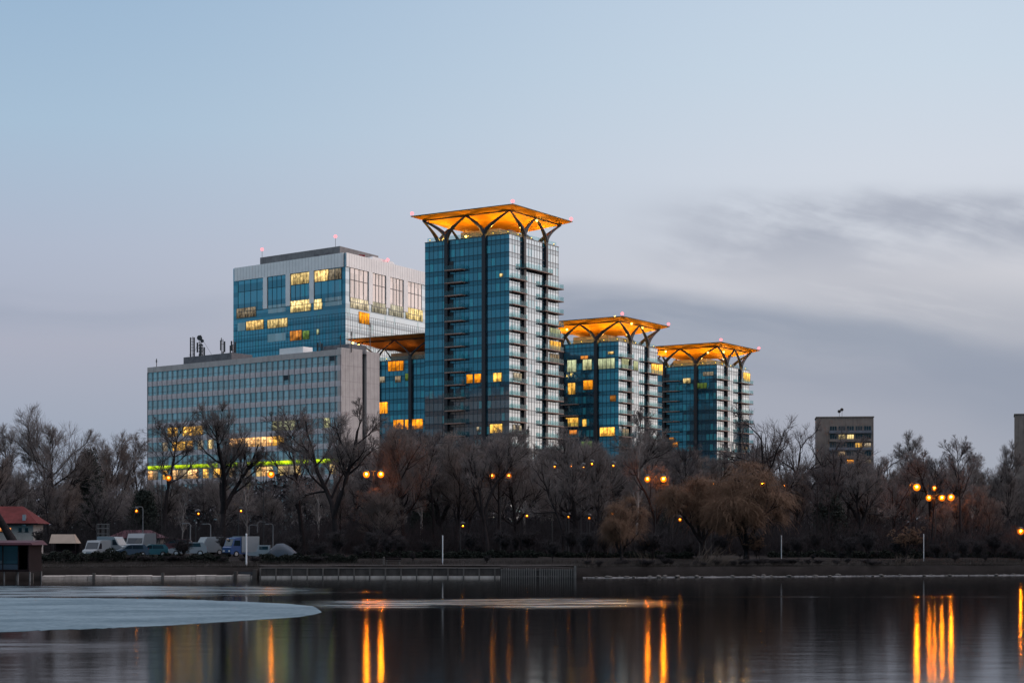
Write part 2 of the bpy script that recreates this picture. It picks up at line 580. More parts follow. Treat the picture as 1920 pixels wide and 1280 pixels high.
# ice sheet
m_, t_, o_ = newmat('ice')
geo = t_.node('ShaderNodeNewGeometry')
x, y, z = t_.sep(geo.outputs['Position'])
n1 = t_.noise(t_.comb(t_.m('MULTIPLY', x, 0.10), t_.m('MULTIPLY', y, 0.16)), 1.0, 6, 0.68)
n2 = t_.noise(t_.comb(t_.m('MULTIPLY', x, 2.5), t_.m('MULTIPLY', y, 1.2)), 1.0, 4, 0.7)
k = t_.m('ADD', t_.m('MULTIPLY', n1, 0.65), t_.m('MULTIPLY', n2, 0.35))
c = t_.mix(t_.smooth(k, 0.38, 0.62), (0.055, 0.088, 0.110), (0.13, 0.178, 0.208))
bn = t_.node('ShaderNodeBump', {'Strength': 0.5, 'Distance': 0.02, 'Height': n2})
b_ = t_.node('ShaderNodeBsdfPrincipled', {'Base Color': c, 'Roughness': 0.6, 'IOR': 1.31, 'Specular IOR Level': 0.12, 'Normal': bn})
t_.put(o_.inputs[0], b_)
plain('shore_ice', (0.105, 0.102, 0.105), 0.7, 0.35, 1.3)

# ------------------------------------------------------------------ camera
cam = bpy.data.cameras.new('camera')
cam.sensor_width = 36.0
cam.lens = 36.0 * F / 1920.0
cam.shift_y = (HY - 640.0) / 1920.0
cam.clip_start = 0.5
cam.clip_end = 20000
co = bpy.data.objects.new('camera', cam)
COL.objects.link(co)
co.location = (0, 0, CH)
co.rotation_euler = (R(90), 0, 0)
SC.camera = co

# ------------------------------------------------------------------ sky
W = bpy.data.worlds.new('World')
SC.world = W
W.use_nodes = True
W.node_tree.nodes.clear()
t = NT(W.node_tree)
out = t.node('ShaderNodeOutputWorld')
SUN_AZ = 72.0        # degrees to the right of the view
sky = t.node('ShaderNodeTexSky', sky_type='NISHITA')
sky.sun_disc = False
sky.sun_elevation = R(1.0)
sky.sun_rotation = R(SUN_AZ)
tc = t.node('ShaderNodeTexCoord')
x, y, z = t.sep(tc.outputs['Generated'])
az = t.m('ARCTAN2', x, y)
el = t.m('ARCSINE', t.m('MINIMUM', t.m('MAXIMUM', z, -1.0), 1.0))
elp = t.m('DIVIDE', el, 0.5, clamp=True)
S = s2l


def st(*a):
    return [(e / 0.5, S(c)) for e, c in a]


left = t.ramp(elp, st((0.0, (150, 160, 178)), (0.05, (156, 166, 183)), (0.10, (169, 173, 189)), (0.15, (172, 182, 201)), (0.21, (164, 188, 210)), (0.285, (149, 178, 206)), (0.5, (168, 174, 184))))
right = t.ramp(elp, st((0.0, (156, 166, 180)), (0.05, (163, 168, 181)), (0.085, (166, 170, 183)), (0.11, (184, 187, 196)), (0.135, (203, 204, 211)), (0.155, (203, 207, 216)), (0.19, (206, 213, 224)), (0.24, (198, 212, 226)), (0.285, (192, 208, 225)), (0.5, (180, 184, 192))))
back = t.ramp(elp, st((0.0, (84, 160, 192)), (0.12, (82, 164, 202)), (0.26, (120, 165, 195)), (0.5, (176, 178, 184))))
glow = t.ramp(elp, st((0.0, (236, 218, 206)), (0.10, (240, 232, 228)), (0.25, (228, 230, 236)), (0.5, (192, 195, 200))))
c = t.mix(t.smooth(az, -0.30, 0.24), left, right)
glow = t.mix(1.0, glow, (1.55, 1.52, 1.54), 'MULTIPLY')
c = t.mix(t.smooth(az, 0.34, 0.9), c, glow)
c = t.mix(t.smooth(az, 1.6, 2.6), c, back)
c = t.mix(t.smooth(az, -0.4, -1.1), c, back)
# clouds: a blue-grey bank sloping down to the right, softer wisps above it
def band(v, lo, hi, slo, shi):
    return t.m('MULTIPLY', t.smooth(v, lo - slo, lo + slo), t.smooth(v, hi + shi, hi - shi))


wob = t.noise(t.comb(t.m('MULTIPLY', az, 7.0), t.m('MULTIPLY', el, 14.0), 2.0), 1.0, 4, 0.5)
wb = t.m('MULTIPLY', t.m('SUBTRACT', wob, 0.5), 0.034)
s1 = t.m('ADD', t.m('ADD', el, t.m('MULTIPLY', t.m('MAXIMUM', t.m('SUBTRACT', az, 0.07), 0.0), 0.21)), wb)
far = t.smooth(az, 0.62, 0.40)
n1 = t.noise(t.comb(t.m('MULTIPLY', az, 5.0), t.m('MULTIPLY', s1, 34.0), 0.0), 1.0, 5, 0.5)
slab = t.m('MULTIPLY', t.m('MULTIPLY', band(s1, 0.100, 0.1325, 0.022, 0.0075), t.smooth(az, -0.03, 0.03)), far)
slab = t.m('MULTIPLY', slab, t.smooth(n1, 0.22, 0.55, 0.40, 1.0))
v2 = t.m('ADD', t.m('ADD', el, t.m('MULTIPLY', az, 0.26)), t.m('MULTIPLY', wb, 0.8))
n2 = t.noise(t.comb(t.m('MULTIPLY', az, 9.0), t.m('MULTIPLY', v2, 46.0), 5.0), 1.0, 6, 0.55)
n3 = t.noise(t.comb(t.m('MULTIPLY', az, 14.0), t.m('MULTIPLY', el, 26.0), 8.0), 1.0, 5, 0.55)
up_w = t.m('MULTIPLY', t.m('MULTIPLY', band(t.m('ADD', el, wb), 0.143, 0.176, 0.018, 0.008), t.smooth(t.m('ADD', az, t.m('MULTIPLY', wb, 2.0)), 0.045, 0.14)), far)
up_m = t.m('MULTIPLY', up_w, t.smooth(t.m('ADD', t.m('MULTIPLY', n2, 0.55), t.m('MULTIPLY', n3, 0.45)), 0.36, 0.56, 0.05, 1.0))
mid_w = t.m('MULTIPLY', t.m('MULTIPLY', band(v2, 0.148, 0.188, 0.02, 0.02), t.smooth(az, 0.08, 0.2)), far)
mid_m = t.m('MULTIPLY', mid_w, t.smooth(n2, 0.36, 0.58, 0.0, 1.0))
lf_w = t.m('MULTIPLY', band(t.m('ADD', el, wb), 0.108, 0.126, 0.012, 0.012), t.smooth(az, -0.10, -0.22))
lf_m = t.m('MULTIPLY', t.m('MULTIPLY', lf_w, t.smooth(n1, 0.3, 0.65)), 0.5)
c = t.mix(t.m('MULTIPLY', mid_m, 0.50), c, S((168, 172, 184)))
c = t.mix(t.m('MULTIPLY', up_m, 0.78), c, S((158, 164, 179)))
c = t.mix(t.m('MULTIPLY', slab, t.smooth(az, 0.06, 0.24, 0.80, 0.62)), c, S((136, 147, 166)))
c = t.mix(lf_m, c, S((148, 159, 178)))
# a little of the physical dusk sky
sk = t.mix(1.0, sky.outputs[0], (0.06, 0.06, 0.06), 'MULTIPLY')
c = t.mix(0.04, c, sk)
c = t.mix(1.0, c, (1.07, 1.07, 1.07), 'MULTIPLY')
# the open sky overhead and behind is much brighter than the low sky in view
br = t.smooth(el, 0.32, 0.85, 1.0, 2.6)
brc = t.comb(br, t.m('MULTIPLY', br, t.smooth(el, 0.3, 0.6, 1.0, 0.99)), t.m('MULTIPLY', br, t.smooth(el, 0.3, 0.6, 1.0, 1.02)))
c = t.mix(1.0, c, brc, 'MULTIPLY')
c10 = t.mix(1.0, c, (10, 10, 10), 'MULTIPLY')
for nd in t.n:
    if nd.bl_idname == 'ShaderNodeMix':
        nd.clamp_result = False
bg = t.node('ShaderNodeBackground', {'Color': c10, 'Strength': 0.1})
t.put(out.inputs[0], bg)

sl = bpy.data.lights.new('sun', 'SUN')
sl.energy = 1.05
sl.angle = R(25)
sl.color = (1.0, 0.72, 0.60)
so = bpy.data.objects.new('sun', sl)
COL.objects.link(so)
sd = Vector((math.sin(R(SUN_AZ + 14)) * math.cos(R(7)), math.cos(R(SUN_AZ + 14)) * math.cos(R(7)), math.sin(R(7))))
so.rotation_euler = sd.to_track_quat('Z', 'Y').to_euler()
so.location = (200, 100, 200)

# ------------------------------------------------------------------ ground, water, shore
gx = sorted(set([-4000, -1500, -600, -300, -200, 200, 300, 600, 1500, 4000] + [i * 4 for i in range(-35, 36)] + [-75, -26.4, 6.8, 57.9]))
gd = [0.0, 0.35, 0.9, 2.0, 4.0, 6.0, 7.5, 9.0, 12, 16, 20, 24, 32, 45, 60, 100, 200, 400, 900, 2500, 6000]
mb = MB()
for a in gx:
    for d in gd:
        zz = float(np.interp(d, GD, GZ))
        if 0 < d < 60:
            zz += 0.10 * math.sin(a * 0.9 + d) * math.sin(a * 0.37 + 1.3 * d) * (0.4 if d < 1 else 1)
        mb.v.append((a, shore(a) + d - 0.4, zz))
nd_ = len(gd)
for i in range(len(gx) - 1):
    for j in range(nd_ - 1):
        mb.f.append((i * nd_ + j, (i + 1) * nd_ + j, (i + 1) * nd_ + j + 1, i * nd_ + j + 1))
        mb.uv.append([(0, 0)] * 4)
part('ground', mb, 'soil', kind='structure', smooth=True)

mb = MB()
mb.quad([(-4000, -400, 0), (4000, -400, 0), (4000, 640, 0), (-4000, 640, 0)])
part('water', mb, 'water', kind='structure')

mb = MB()
lake = MB()
lake.quad([(-4000, -400, -1.2), (4000, -400, -1.2), (4000, 640, -1.2), (-4000, 640, -1.2)])
part('lake_bed', lake, 'soil', kind='structure')

# promenade along the bank and the road behind the trees
mb = MB()
xs = [i * 4 for i in range(-40, 41)]
for a, b in zip(xs[:-1], xs[1:]):
    mb.quad([(a, shore(a) + 3.0, gz(a, shore(a) + 3.4) + 0.10), (b, shore(b) + 3.0, gz(b, shore(b) + 3.4) + 0.10),
             (b, shore(b) + 6.2, gz(b, shore(b) + 6.6) + 0.10), (a, shore(a) + 6.2, gz(a, shore(a) + 6.6) + 0.10)])
part('path', mb, 'path_grey', kind='structure')
mb = MB()
mb.quad([(-160, 283, 2.46), (220, 296, 2.46), (220, 306, 2.46), (-160, 293, 2.46)])
part('road', mb, 'asphalt', kind='structure')

# ice sheet with a ragged edge (about 3 cm thick)
edge = []
for px, py in ((-700, 1117), (0, 1119.5), (200, 1121), (330, 1123), (450, 1127), (540, 1131.5), (587, 1136), (596, 1141), (603, 1147), (590, 1151), (560, 1156), (470, 1162), (330, 1171), (180, 1178), (0, 1184), (-700, 1207)):
    D = CH * F / (py - HY)
    edge.append((wx(px, D), D))
rag = []
for k in range(len(edge)):
    p, q = edge[k], edge[(k + 1) % len(edge)]
    n = 14
    for j in range(n):
        s_ = j / n
        a, b = p[0] + (q[0] - p[0]) * s_, p[1] + (q[1] - p[1]) * s_
        if -40 < a:
            kk_ = min(1.0, max(.12, (-12.5 - a) / 9))
            a += random.uniform(-.15, .15) * kk_
            b += random.uniform(-.55, .55) * kk_
        rag.append((a, b))
mb = MB()
n = len(rag)
mb.v = [(a, b, 0.012) for a, b in rag] + [(a, b, -0.02) for a, b in rag]
mb.f = [tuple(reversed(range(n)))] + [(k, (k + 1) % n, n + (k + 1) % n, n + k) for k in range(n)]
mb.uv = [[(0, 0)] * len(f) for f in mb.f]
part('ice_sheet', mb, 'ice', kind='structure')

# frozen rim along the natural bank
mb = MB()


rr = random.Random(3)
ph = [rr.uniform(0, 6.28) for _ in range(6)]
a = 7.4
rows = []
while a < 64:
    w = .42 + .30 * math.sin(a * .55 + ph[0]) + .22 * math.sin(a * 1.7 + ph[1]) + .16 * math.sin(a * 4.1 + ph[2]) + rr.uniform(-.10, .10)
    w = max(.04, w)
    y0 = shore(a) - .30
    rows.append([(a, y0 - w, -.03), (a + rr.uniform(-.05, .05), y0 - w * .8, .02 + rr.uniform(0, .03)), (a, y0 - w * .35, .035 + rr.uniform(0, .06) * min(1, w)),
                 (a, y0 + .1, .05 + rr.uniform(0, .07)), (a, y0 + .35, .10 + rr.uniform(0, .05))])
    a += .22
for r0_, r1_ in zip(rows[:-1], rows[1:]):
    for k in range(4):
        mb.quad([r0_[k], r1_[k], r1_[k + 1], r0_[k + 1]])
part('shore_ice', mb, 'shore_ice', kind='structure')

# ------------------------------------------------------------------ quay wall
qx0, qx1, qxp = wx(490, 200), wx(1078, 200), wx(938, 200)
q = thing('quay_wall', 'low grey concrete quay wall with evenly spaced pale posts along the water', 'quay wall', (qx0, 199.7, 0))
mb = MB()
mb.box(qx0, qxp, 199.45, 199.95, -0.5, 0.98)
part('wall', mb, 'quay_concrete', q)
mb = MB()
mb.box(qx0 - .1, qxp, 199.15, 199.45, -0.4, 0.24)
part('ledge', mb, 'ledge_light', q)
mb = MB()
mb.box(qx0 - .05, qxp, 199.40, 200.15, 0.984, 1.08)
part('coping', mb, 'quay_light', q)
k = 0
a = qx0
while a < qxp - 0.3:
    mb = MB()
    mb.box(a - .07, a + .07, 199.10, 199.32, -0.4, 1.06)
    part('post', mb, 'quay_light', q)
    a += 1.63
q2 = thing('picket_wall', 'stretch of quay wall faced with close-set pale vertical pickets', 'quay wall', (qxp, 199.7, 0))
mb = MB()
mb.box(qxp + .003, qx1, 199.5, 199.95, -0.5, 0.96)
part('wall', mb, 'quay_concrete', q2)
mb = MB()
a = qxp + 0.1
i = 0
while a < qx1:
    h_ = random.uniform(.98, 1.06)
    if i % 17 != 16:
        mb.box(a, a + .12, 199.28, 199.40, -0.4, h_)
    a += .235
    i += 1
part('pickets', mb, 'picket', q2)
mb = MB()
mb.box(qxp, qx1, 199.403, 199.48, 0.80, 0.88)
mb.box(qxp, qx1, 199.403, 199.48, 0.16, 0.24)
part('rail', mb, 'quay_light', q2)
mb = MB()
mb.box(qx1 - .1, qx1 + .12, 199.15, 199.4, -0.4, 1.3)
part('post', mb, 'picket', q2)

# old slab embankment at the left
es = thing('slab_embankment', 'worn low embankment of pale concrete slabs at the left shore', 'embankment', (-38, 190, 0))
mb = MB()
rr = random.Random(5)
a = -47.5
while a < -27.2:
    b = min(-27.0, a + rr.uniform(1.6, 2.4))
    z1 = rr.uniform(0.22, 0.34)
    mb.hexa([(a, shore(a) - 0.75, -.4), (b - .05, shore(b) - 0.75, -.4), (b - .05, shore(b) + .3, -.4), (a, shore(a) + .3, -.4)],
            [(a, shore(a) - 0.75, z1), (b - .05, shore(b) - 0.75, z1), (b - .05, shore(b) + .3, z1 + .1), (a, shore(a) + .3, z1 + .1)])
    a = b
part('lower_slabs', mb, 'ledge_light', es)
mb = MB()
a = -46.5
while a < -33:
    b = a + rr.uniform(1.8, 2.6)
    mb.hexa([(a, shore(a) + .35, .2), (b - .08, shore(b) + .35, .2), (b - .08, shore(b) + .75, .2), (a, shore(a) + .75, .2)],
            [(a, shore(a) + .45, .86), (b - .08, shore(b) + .45, .86 + rr.uniform(-.05, .05)), (b - .08, shore(b) + .75, .9), (a, shore(a) + .75, .9)])
    a = b
part('upper_slabs', mb, 'quay_concrete', es)
for px in (56, 166, 290):
    xx = wx(px, 192)
    mb = MB()
    mb.box(xx - .14, xx + .14, shore(xx) - 0.95, shore(xx) - 0.70, -.4, 0.62)
    part('block', mb, 'quay_light', es)
cs = thing('culvert', 'dark culvert mouth between the slab embankment and the quay wall', 'culvert', (-27, 199, 0))
mb = MB()
mb.box(-27.0, -26.62, 198.9, 200.2, -.4, 0.95)
mb.box(-28.9, -28.55, 198.2, 200.2, -.4, 0.72)
part('cheek_wall', mb, 'quay_concrete', cs)
mb = MB()
mb.box(-28.55, -27.0, 199.4, 200.2, -.4, 0.66)
part('mouth', mb, 'dark_metal', cs)


# ------------------------------------------------------------------ residential towers with gold canopies
LA, RA = R(145.5), R(59.5)
LDIR = Vector((math.cos(LA), math.sin(LA)))
RDIR = Vector((math.cos(RA), math.sin(RA)))
WL, WR = 25.6, 24.6
FH = 3.15


def lit_window(par, face, rc, mat, n=0.10, label=None, bars=1.3, name='lit_window'):
    u0, u1, z0, z1 = rc
    mb = MB()
    face.box(mb, u0, u1, 0.012, n, z0, z1)
    w = part(name, mb, mat, par, label=label)
    mb = MB()
    cnt = max(1, int(round((u1 - u0) / bars)))
    for i in range(cnt + 1):
        uu = u0 + (u1 - u0) * i / cnt
        face.box(mb, uu - .05, uu + .05, n + .002, n + .06, z0, z1)
    face.box(mb, u0 - .05, u1 + .05, n + .002, n + .07, z0 - .08, z0)
    face.box(mb, u0 - .05, u1 + .05, n + .002, n + .07, z1, z1 + .08)
    part('frame', mb, 'mullion_metal', w)
    return w


def curve3(a, b, c, n=9):
    a, b, c = Vector(a), Vector(b), Vector(c)
    return [(a * (1 - s) ** 2 + b * 2 * s * (1 - s) + c * s * s) for s in [i / (n - 1) for i in range(n)]]


def tower(label, fpx, D, zr, off, left_skip, lit_l, lit_r, lights, wide, flood=1.0, vis_left=True, beacons=(0, 1, 2), spots=(), can_mat='canopy_gold', strut=1.0):
    P = Vector((wx(fpx, D), D))                       # front corner
    PL, PR = P + LDIR * WL, P + RDIR * WR
    PB = PL + PR - P
    C = (PL + PR) / 2
    zb = 2.2
    root = thing('residential_tower', label, 'tower', (C.x, C.y, zb), 'glass towers with gold canopies')
    fl, fr = Face(PL, P), Face(P, PR)
    fb1, fb2 = Face(PR, PB), Face(PB, PL)
    zf0 = zr - off

    def uvf(u, z):
        return (u / 1.35 + 40, (z - zf0) / FH + 60)

    mb = MB()
    for i, fc in enumerate((fl, fr, fb1, fb2)):
        fc_uv = [uvf(0 + i * 55, zb), uvf(fc.w + i * 55, zb), uvf(fc.w + i * 55, zr), uvf(i * 55, zr)]
        mb.quad([fc.pt(0, 0, zb), fc.pt(fc.w, 0, zb), fc.pt(fc.w, 0, zr), fc.pt(0, 0, zr)], fc_uv)
    mb.quad([(p.x, p.y, zr - 0.9) for p in (PL, P, PR, PB)], [(0.5, 0.9)] * 4)
    part('curtain_wall', mb, 'tower_glass', root)
    # mullions and floor lines
    nf = int((zr - 10) / FH) + 3
    for fc in (fl, fr):
        mb = MB()
        for k in range(-2, nf):
            z0 = zf0 - k * FH
            if z0 < zb + 1 or z0 > zr:
                continue
            fc.box(mb, 0, fc.w, 0.0, 0.05, z0 - .07, z0 + .07)
            if z0 + FH * .66 < zr:
                fc.box(mb, 0, fc.w, 0.0, 0.04, z0 + FH * .66 - .04, z0 + FH * .66 + .04)
        nmul = int(fc.w / 1.35)
        for k in range(1, nmul + 1):
            fc.box(mb, k * 1.35 - .035, k * 1.35 + .035, 0.0, 0.065, zb, zr)
        fc.box(mb, 0, fc.w, -.25, 0.08, zr - .18, zr + .06)
        part('mullions', mb, 'mullion_metal' if fc is fl else 'mullion_lit', root)
    mb = MB()
    for fc in (fb1, fb2):
        fc.box(mb, 0, fc.w, -.25, 0.08, zr - .18, zr + .06)
    part('parapet', mb, 'mullion_metal', root)
    # canopy: square in tower directions, coordinates (a,b) in [-1,1] from centre
    ha, hb = (P - PL) / 2, (PR - P) / 2               # C = P - ha + hb ; corner(a,b)= C + a*ha + b*hb, P=(1,-1), PL=(-1,-1), PR=(1,1)

    def cp(a, b, z):
        q_ = C + ha * a + hb * b
        return (q_.x, q_.y, z)

    ze = zr + 6.35
    KO, KR = 1.20, 1.03
    mb = MB()
    rings = [(KO, ze), (1.12, ze - .40), (KR, ze - .78), (.93, ze - 1.15), (.82, ze - 1.6), (.68, ze - 2.1), (.52, ze - 2.5), (.36, ze - 2.8), (.2, ze - 2.9)]
    NS = 12
    idx = []
    for r_, zz in rings:
        row = []
        for side in range(4):
            for j in range(NS):
                s_ = -1 + 2 * j / NS
                a, b = [(s_, -1), (1, s_), (-s_, 1), (-1, -s_)][side]
                sag = 0.0
                if .3 < r_ < KR:
                    sag = -0.45 * math.sin(math.pi * min(1, (KR - r_) / .5)) * abs(math.sin(math.pi * (s_ + 1)))
                row.append(len(mb.v))
                mb.v.append(cp(a * r_, b * r_, zz + sag))
        idx.append(row)
    nn = NS * 4
    for i in range(len(rings) - 1):
        for j in range(nn):
            mb.f.append((idx[i][j], idx[i + 1][j], idx[i + 1][(j + 1) % nn], idx[i][(j + 1) % nn]))
            mb.uv.append([(0, 0)] * 4)
    mb.f.append(tuple(reversed(idx[-1])))
    mb.uv.append([(0, 0)] * nn)
    can = part('canopy', mb, can_mat, root, smooth=True)
    mb = MB()
    k1, k2 = KO + .012, KO - .25
    mb.hexa([cp(-k1, -k1, ze + .02), cp(k1, -k1, ze + .02), cp(k1, k1, ze + .02), cp(-k1, k1, ze + .02)],
            [cp(-k1, -k1, ze + .22), cp(k1, -k1, ze + .22), cp(k1, k1, ze + .22), cp(-k1, k1, ze + .22)])
    part('canopy_roof', mb, 'canopy_top', can)
    mb = MB()
    for a, b, a2, b2 in ((-1, -1, 1, -1), (1, -1, 1, 1), (1, 1, -1, 1), (-1, 1, -1, -1)):
        mb.tube([cp(a * KR, b * KR, ze - .92), cp(a2 * KR, b2 * KR, ze - .92)], .11, 6)
    part('ring_beam', mb, 'dark_metal', can)
    # forked columns: two on each face; tips meet at corners and face middles
    fracs = (.27, .715)
    for fi, fc in enumerate((fl, fr, fb1, fb2)):
        for ci, q_ in enumerate(fracs):
            mb = MB()
            u = fc.w * q_
            if fi < 2:
                fc.box(mb, u - .52, u + .52, 0.10, 0.62, zb, zr + .6)
            base = Vector(fc.pt(u, .3, zr + .3))
            zt = ze - .9
            c0 = [(-1, -1), (1, -1), (1, 1), (-1, 1)][fi]
            c1 = [(1, -1), (1, 1), (-1, 1), (-1, -1)][fi]
            cm = ((c0[0] + c1[0]) / 2, (c0[1] + c1[1]) / 2)
            for tip in ((c0 if ci == 0 else c1), cm):
                T = Vector(cp(tip[0] * KR, tip[1] * KR, zt))
                M = base + (T - base) * .04
                M.z = base.z + (T.z - base.z) * .40
                mb.tube(curve3(base, M, T, 11), [strut * w_ for w_ in (.60, .58, .56, .54, .5, .46, .41, .36, .31, .27, .22)], 8)
            part('column', mb, 'dark_metal', root)
    # balconies
    def balcony(fc, u0, u1, z0, depth, mat='balcony_slab'):
        mb = MB()
        fc.box(mb, u0, u1, 0.06, depth, z0 - .24, z0)
        b_ = part('balcony', mb, mat, root)
        mb = MB()
        fc.box(mb, u0 + .03, u1 - .03, depth - .07, depth - .04, z0 + .002, z0 + 1.08)
        fc.box(mb, u0 + .03, u0 + .06, .3, depth - .075, z0 + .002, z0 + 1.08)
        fc.box(mb, u1 - .06, u1 - .03, .3, depth - .075, z0 + .002, z0 + 1.08)
        part('railing', mb, 'railing_glass', b_)
        return b_

    kmax = int((zf0 - 7) / FH)
    for k in range(kmax + 1):
        z0 = zf0 - k * FH
        if k >= left_skip and vis_left:
            balcony(fl, fl.w * .285, fl.w * .49, z0, 1.7)
        if k >= wide:
            balcony(fr, -.2, fr.w * .27, z0, 1.3)
            balcony(fr, fr.w * .62, fr.w + .2, z0, 1.4)
    if wide:
        balcony(fr, fr.w * .23, fr.w * .77, zf0, 1.6)
    # dark strips put in for the recess gaps behind the balconies
    mb = MB()
    for k in range(kmax + 1):
        z0 = zf0 - k * FH
        if k >= left_skip and vis_left:
            fl.box(mb, fl.w * .29, fl.w * .345, .07, .12, z0 + .02, z0 + 2.3)
        if k >= wide:
            fr.box(mb, fr.w * .235, fr.w * .27, .07, .12, z0 + .02, z0 + 2.45)
    part('recess_strips', mb, 'dark_metal', root)
    # roof room under the canopy
    mb = MB()
    mb.hexa([cp(-.42, -.55, zr - .8), cp(.5, -.55, zr - .8), cp(.5, .5, zr - .8), cp(-.42, .5, zr - .8)],
            [cp(-.42, -.55, zr + 2.6), cp(.5, -.55, zr + 2.6), cp(.5, .5, zr + 2.6), cp(-.42, .5, zr + 2.6)])
    part('roof_room', mb, 'plant_grey', root)
    mb = MB()
    for fc in (fl, fr):
        fc.box(mb, .4, fc.w - .4, -.5, -.46, zr + .07, zr + 1.1)
    part('roof_railing', mb, 'railing_glass', root)
    for rc, mt in lit_l:
        lit_window(root, fl, fl.rect(*rc), mt)
    for rc, mt in lit_r:
        lit_window(root, fr, fr.rect(*rc), mt)
    # uplights on the roof
    for (a, b, pw) in lights:
        mb = MB()
        p_ = cp(a * .965, b * .965, zr + .55)
        mb.tube([(p_[0], p_[1], zr - .85), (p_[0], p_[1], zr + .38)], .06, 6)
        mb.tube([(p_[0], p_[1], zr + .38), (p_[0], p_[1], zr + .55)], [.12, .24], 8)
        fl_ = part('floodlight', mb, 'dark_metal', root)
        mb = MB()
        mb.sphere((p_[0], p_[1], zr + .66), .12, 10, 8)
        part('bulb', mb, 'flood_lamp', fl_)
        ld = bpy.data.lights.new('floodlight_glow', 'POINT')
        ld.energy = pw * flood
        ld.color = (1.0, 0.50, 0.10)
        ld.shadow_soft_size = .25
        lo_ = bpy.data.objects.new('floodlight_glow', ld)
        COL.objects.link(lo_)
        lo_.parent = root
        lo_.location = Vector((p_[0], p_[1], zr + 2.0)) - root.location
    for fi, px, py in spots:
        fc = (fl, fr)[fi]
        u, z = fc.at(px, py)
        mb = MB()
        q_ = fc.pt(u, .55, z)
        mb.tube([(q_[0], q_[1], z + .28), (q_[0], q_[1], min(z + 1.2, ze - .6))], .05, 6)
        cl = part('canopy_spotlight', mb, 'dark_metal', root)
        mb = MB()
        mb.sphere(q_, .27, 10, 8)
        part('bulb', mb, 'canopy_lamp', cl)
    for i in beacons:
        a, b = [(-1, -1), (1, -1), (1, 1), (-1, 1)][i]
        p_ = cp(a * (KO - .01), b * (KO - .01), ze)
        mb = MB()
        mb.tube([(p_[0], p_[1], ze + .2), (p_[0], p_[1], ze + .62)], .05, 6)
        bo = part('warning_light', mb, 'dark_metal', root)
        mb = MB()
        mb.sphere((p_[0], p_[1], ze + .85), .42, 10, 8)
        part('lamp', mb, 'red_beacon', bo)
    return root, fl, fr


STD = [(-.96, -.96, 1), (-.62, -.96, .8), (0, -.96, 1), (.6, -.96, .8), (.96, -.96, 1), (.96, -.55, .8), (.96, 0, 1), (.96, .6, .8), (.96, .96, 1), (-.96, -.3, .8), (-.96, .5, .8), (.3, .96, .8), (-.4, .96, .8)]


def pwr(base):
    return [(a, b, base * p) for a, b, p in STD]


T1L = [((875, 702, 887, 718), 'lit_amber'), ((890, 701, 902, 717), 'lit_amber'), ((925, 699, 941, 715), 'lit_gold'), ((919, 795, 942, 811), 'lit_gold'),
       ((907, 709, 911, 714), 'lit_amber'), ((937, 513, 943, 519), 'lit_cream'), ((894, 800, 899, 807), 'lit_dim')]
T1R = [((1031, 640, 1051, 657), 'lit_gold'), ((1031, 664, 1048, 679), 'lit_dim'), ((963, 700, 984, 714), 'lit_dim'), ((962, 797, 982, 812), 'lit_dim'),
       ((1031, 616, 1050, 631), 'lit_pale')]
tower('tallest glass tower with a gold canopy, balconies in stacks and bright right side', 955, 463, 78.4, 7.6, 0, T1L, T1R, pwr(900), 1, spots=((1, 1009, 408), (1, 1003, 414), (0, 876, 444)))
T2L = [((1064, 675, 1081, 697), 'lit_pale'), ((1093, 674, 1110, 693), 'lit_pale'), ((1089, 667, 1103, 673), 'lit_orange_dim'), ((1122, 672, 1153, 691), 'lit_pale'),
       ((1094, 713, 1112, 730), 'lit_amber'), ((1065, 718, 1079, 739), 'lit_gold'), ((1140, 659, 1151, 664), 'lit_cream'), ((1144, 741, 1155, 752), 'lit_orange_dim'),
       ((1061, 783, 1085, 800), 'lit_gold'), ((1092, 786, 1100, 799), 'lit_gold'), ((1125, 801, 1153, 817), 'lit_gold'), ((1068, 806, 1082, 815), 'lit_orange_dim'),
       ((1090, 827, 1111, 840), 'lit_green_room'), ((1060, 866, 1086, 888), 'lit_gold'), ((1091, 867, 1100, 880), 'lit_gold'), ((1034, 871, 1044, 878), 'lit_cream'),
       ((1124, 869, 1132, 876), 'lit_cream'), ((1147, 867, 1158, 878), 'lit_dim')]
T2R = [((1166, 672, 1180, 691), 'lit_pale'), ((1188, 677, 1196, 694), 'lit_pale'), ((1222, 681, 1242, 702), 'lit_gold'), ((1168, 804, 1180, 818), 'lit_dim')]
tower('middle-height glass tower with gold canopy and many pale lit windows', 1160, 532, 59.6, 4.4, 4, T2L, T2R, pwr(900), 0, spots=((1, 1181, 607), (1, 1201, 615), (0, 1065, 618), (0, 1155, 594)))
T3L = [((1281, 709, 1295, 718), 'lit_cream'), ((1318, 697, 1338, 704), 'lit_dim'), ((1261, 829, 1271, 838), 'lit_amber'), ((1253, 820, 1264, 826), 'lit_orange_dim'),
       ((1222, 830, 1232, 842), 'lit_dim'), ((1306, 718, 1326, 728), 'lit_green_room')]
T3R = [((1394, 699, 1406, 715), 'lit_gold')]
tower('farthest and lowest glass tower of the row, gold canopy, dark left side', 1344.5, 587, 58.2, 4.4, 0, T3L, T3R, pwr(900), 0, spots=((0, 1250, 659), (0, 1329, 661), (1, 1354, 660)))
T4L = [((728, 677, 757, 695), 'lit_amber'), ((709, 754, 727, 775), 'lit_amber'), ((738, 787, 757, 804), 'lit_amber'), ((760, 786, 793, 804), 'lit_amber'),
       ((760, 700, 774, 713), 'lit_green_room'), ((712, 706, 722, 717), 'lit_dim'), ((733, 822, 751, 834), 'lit_orange_dim'), ((741, 705, 752, 716), 'lit_dim')]
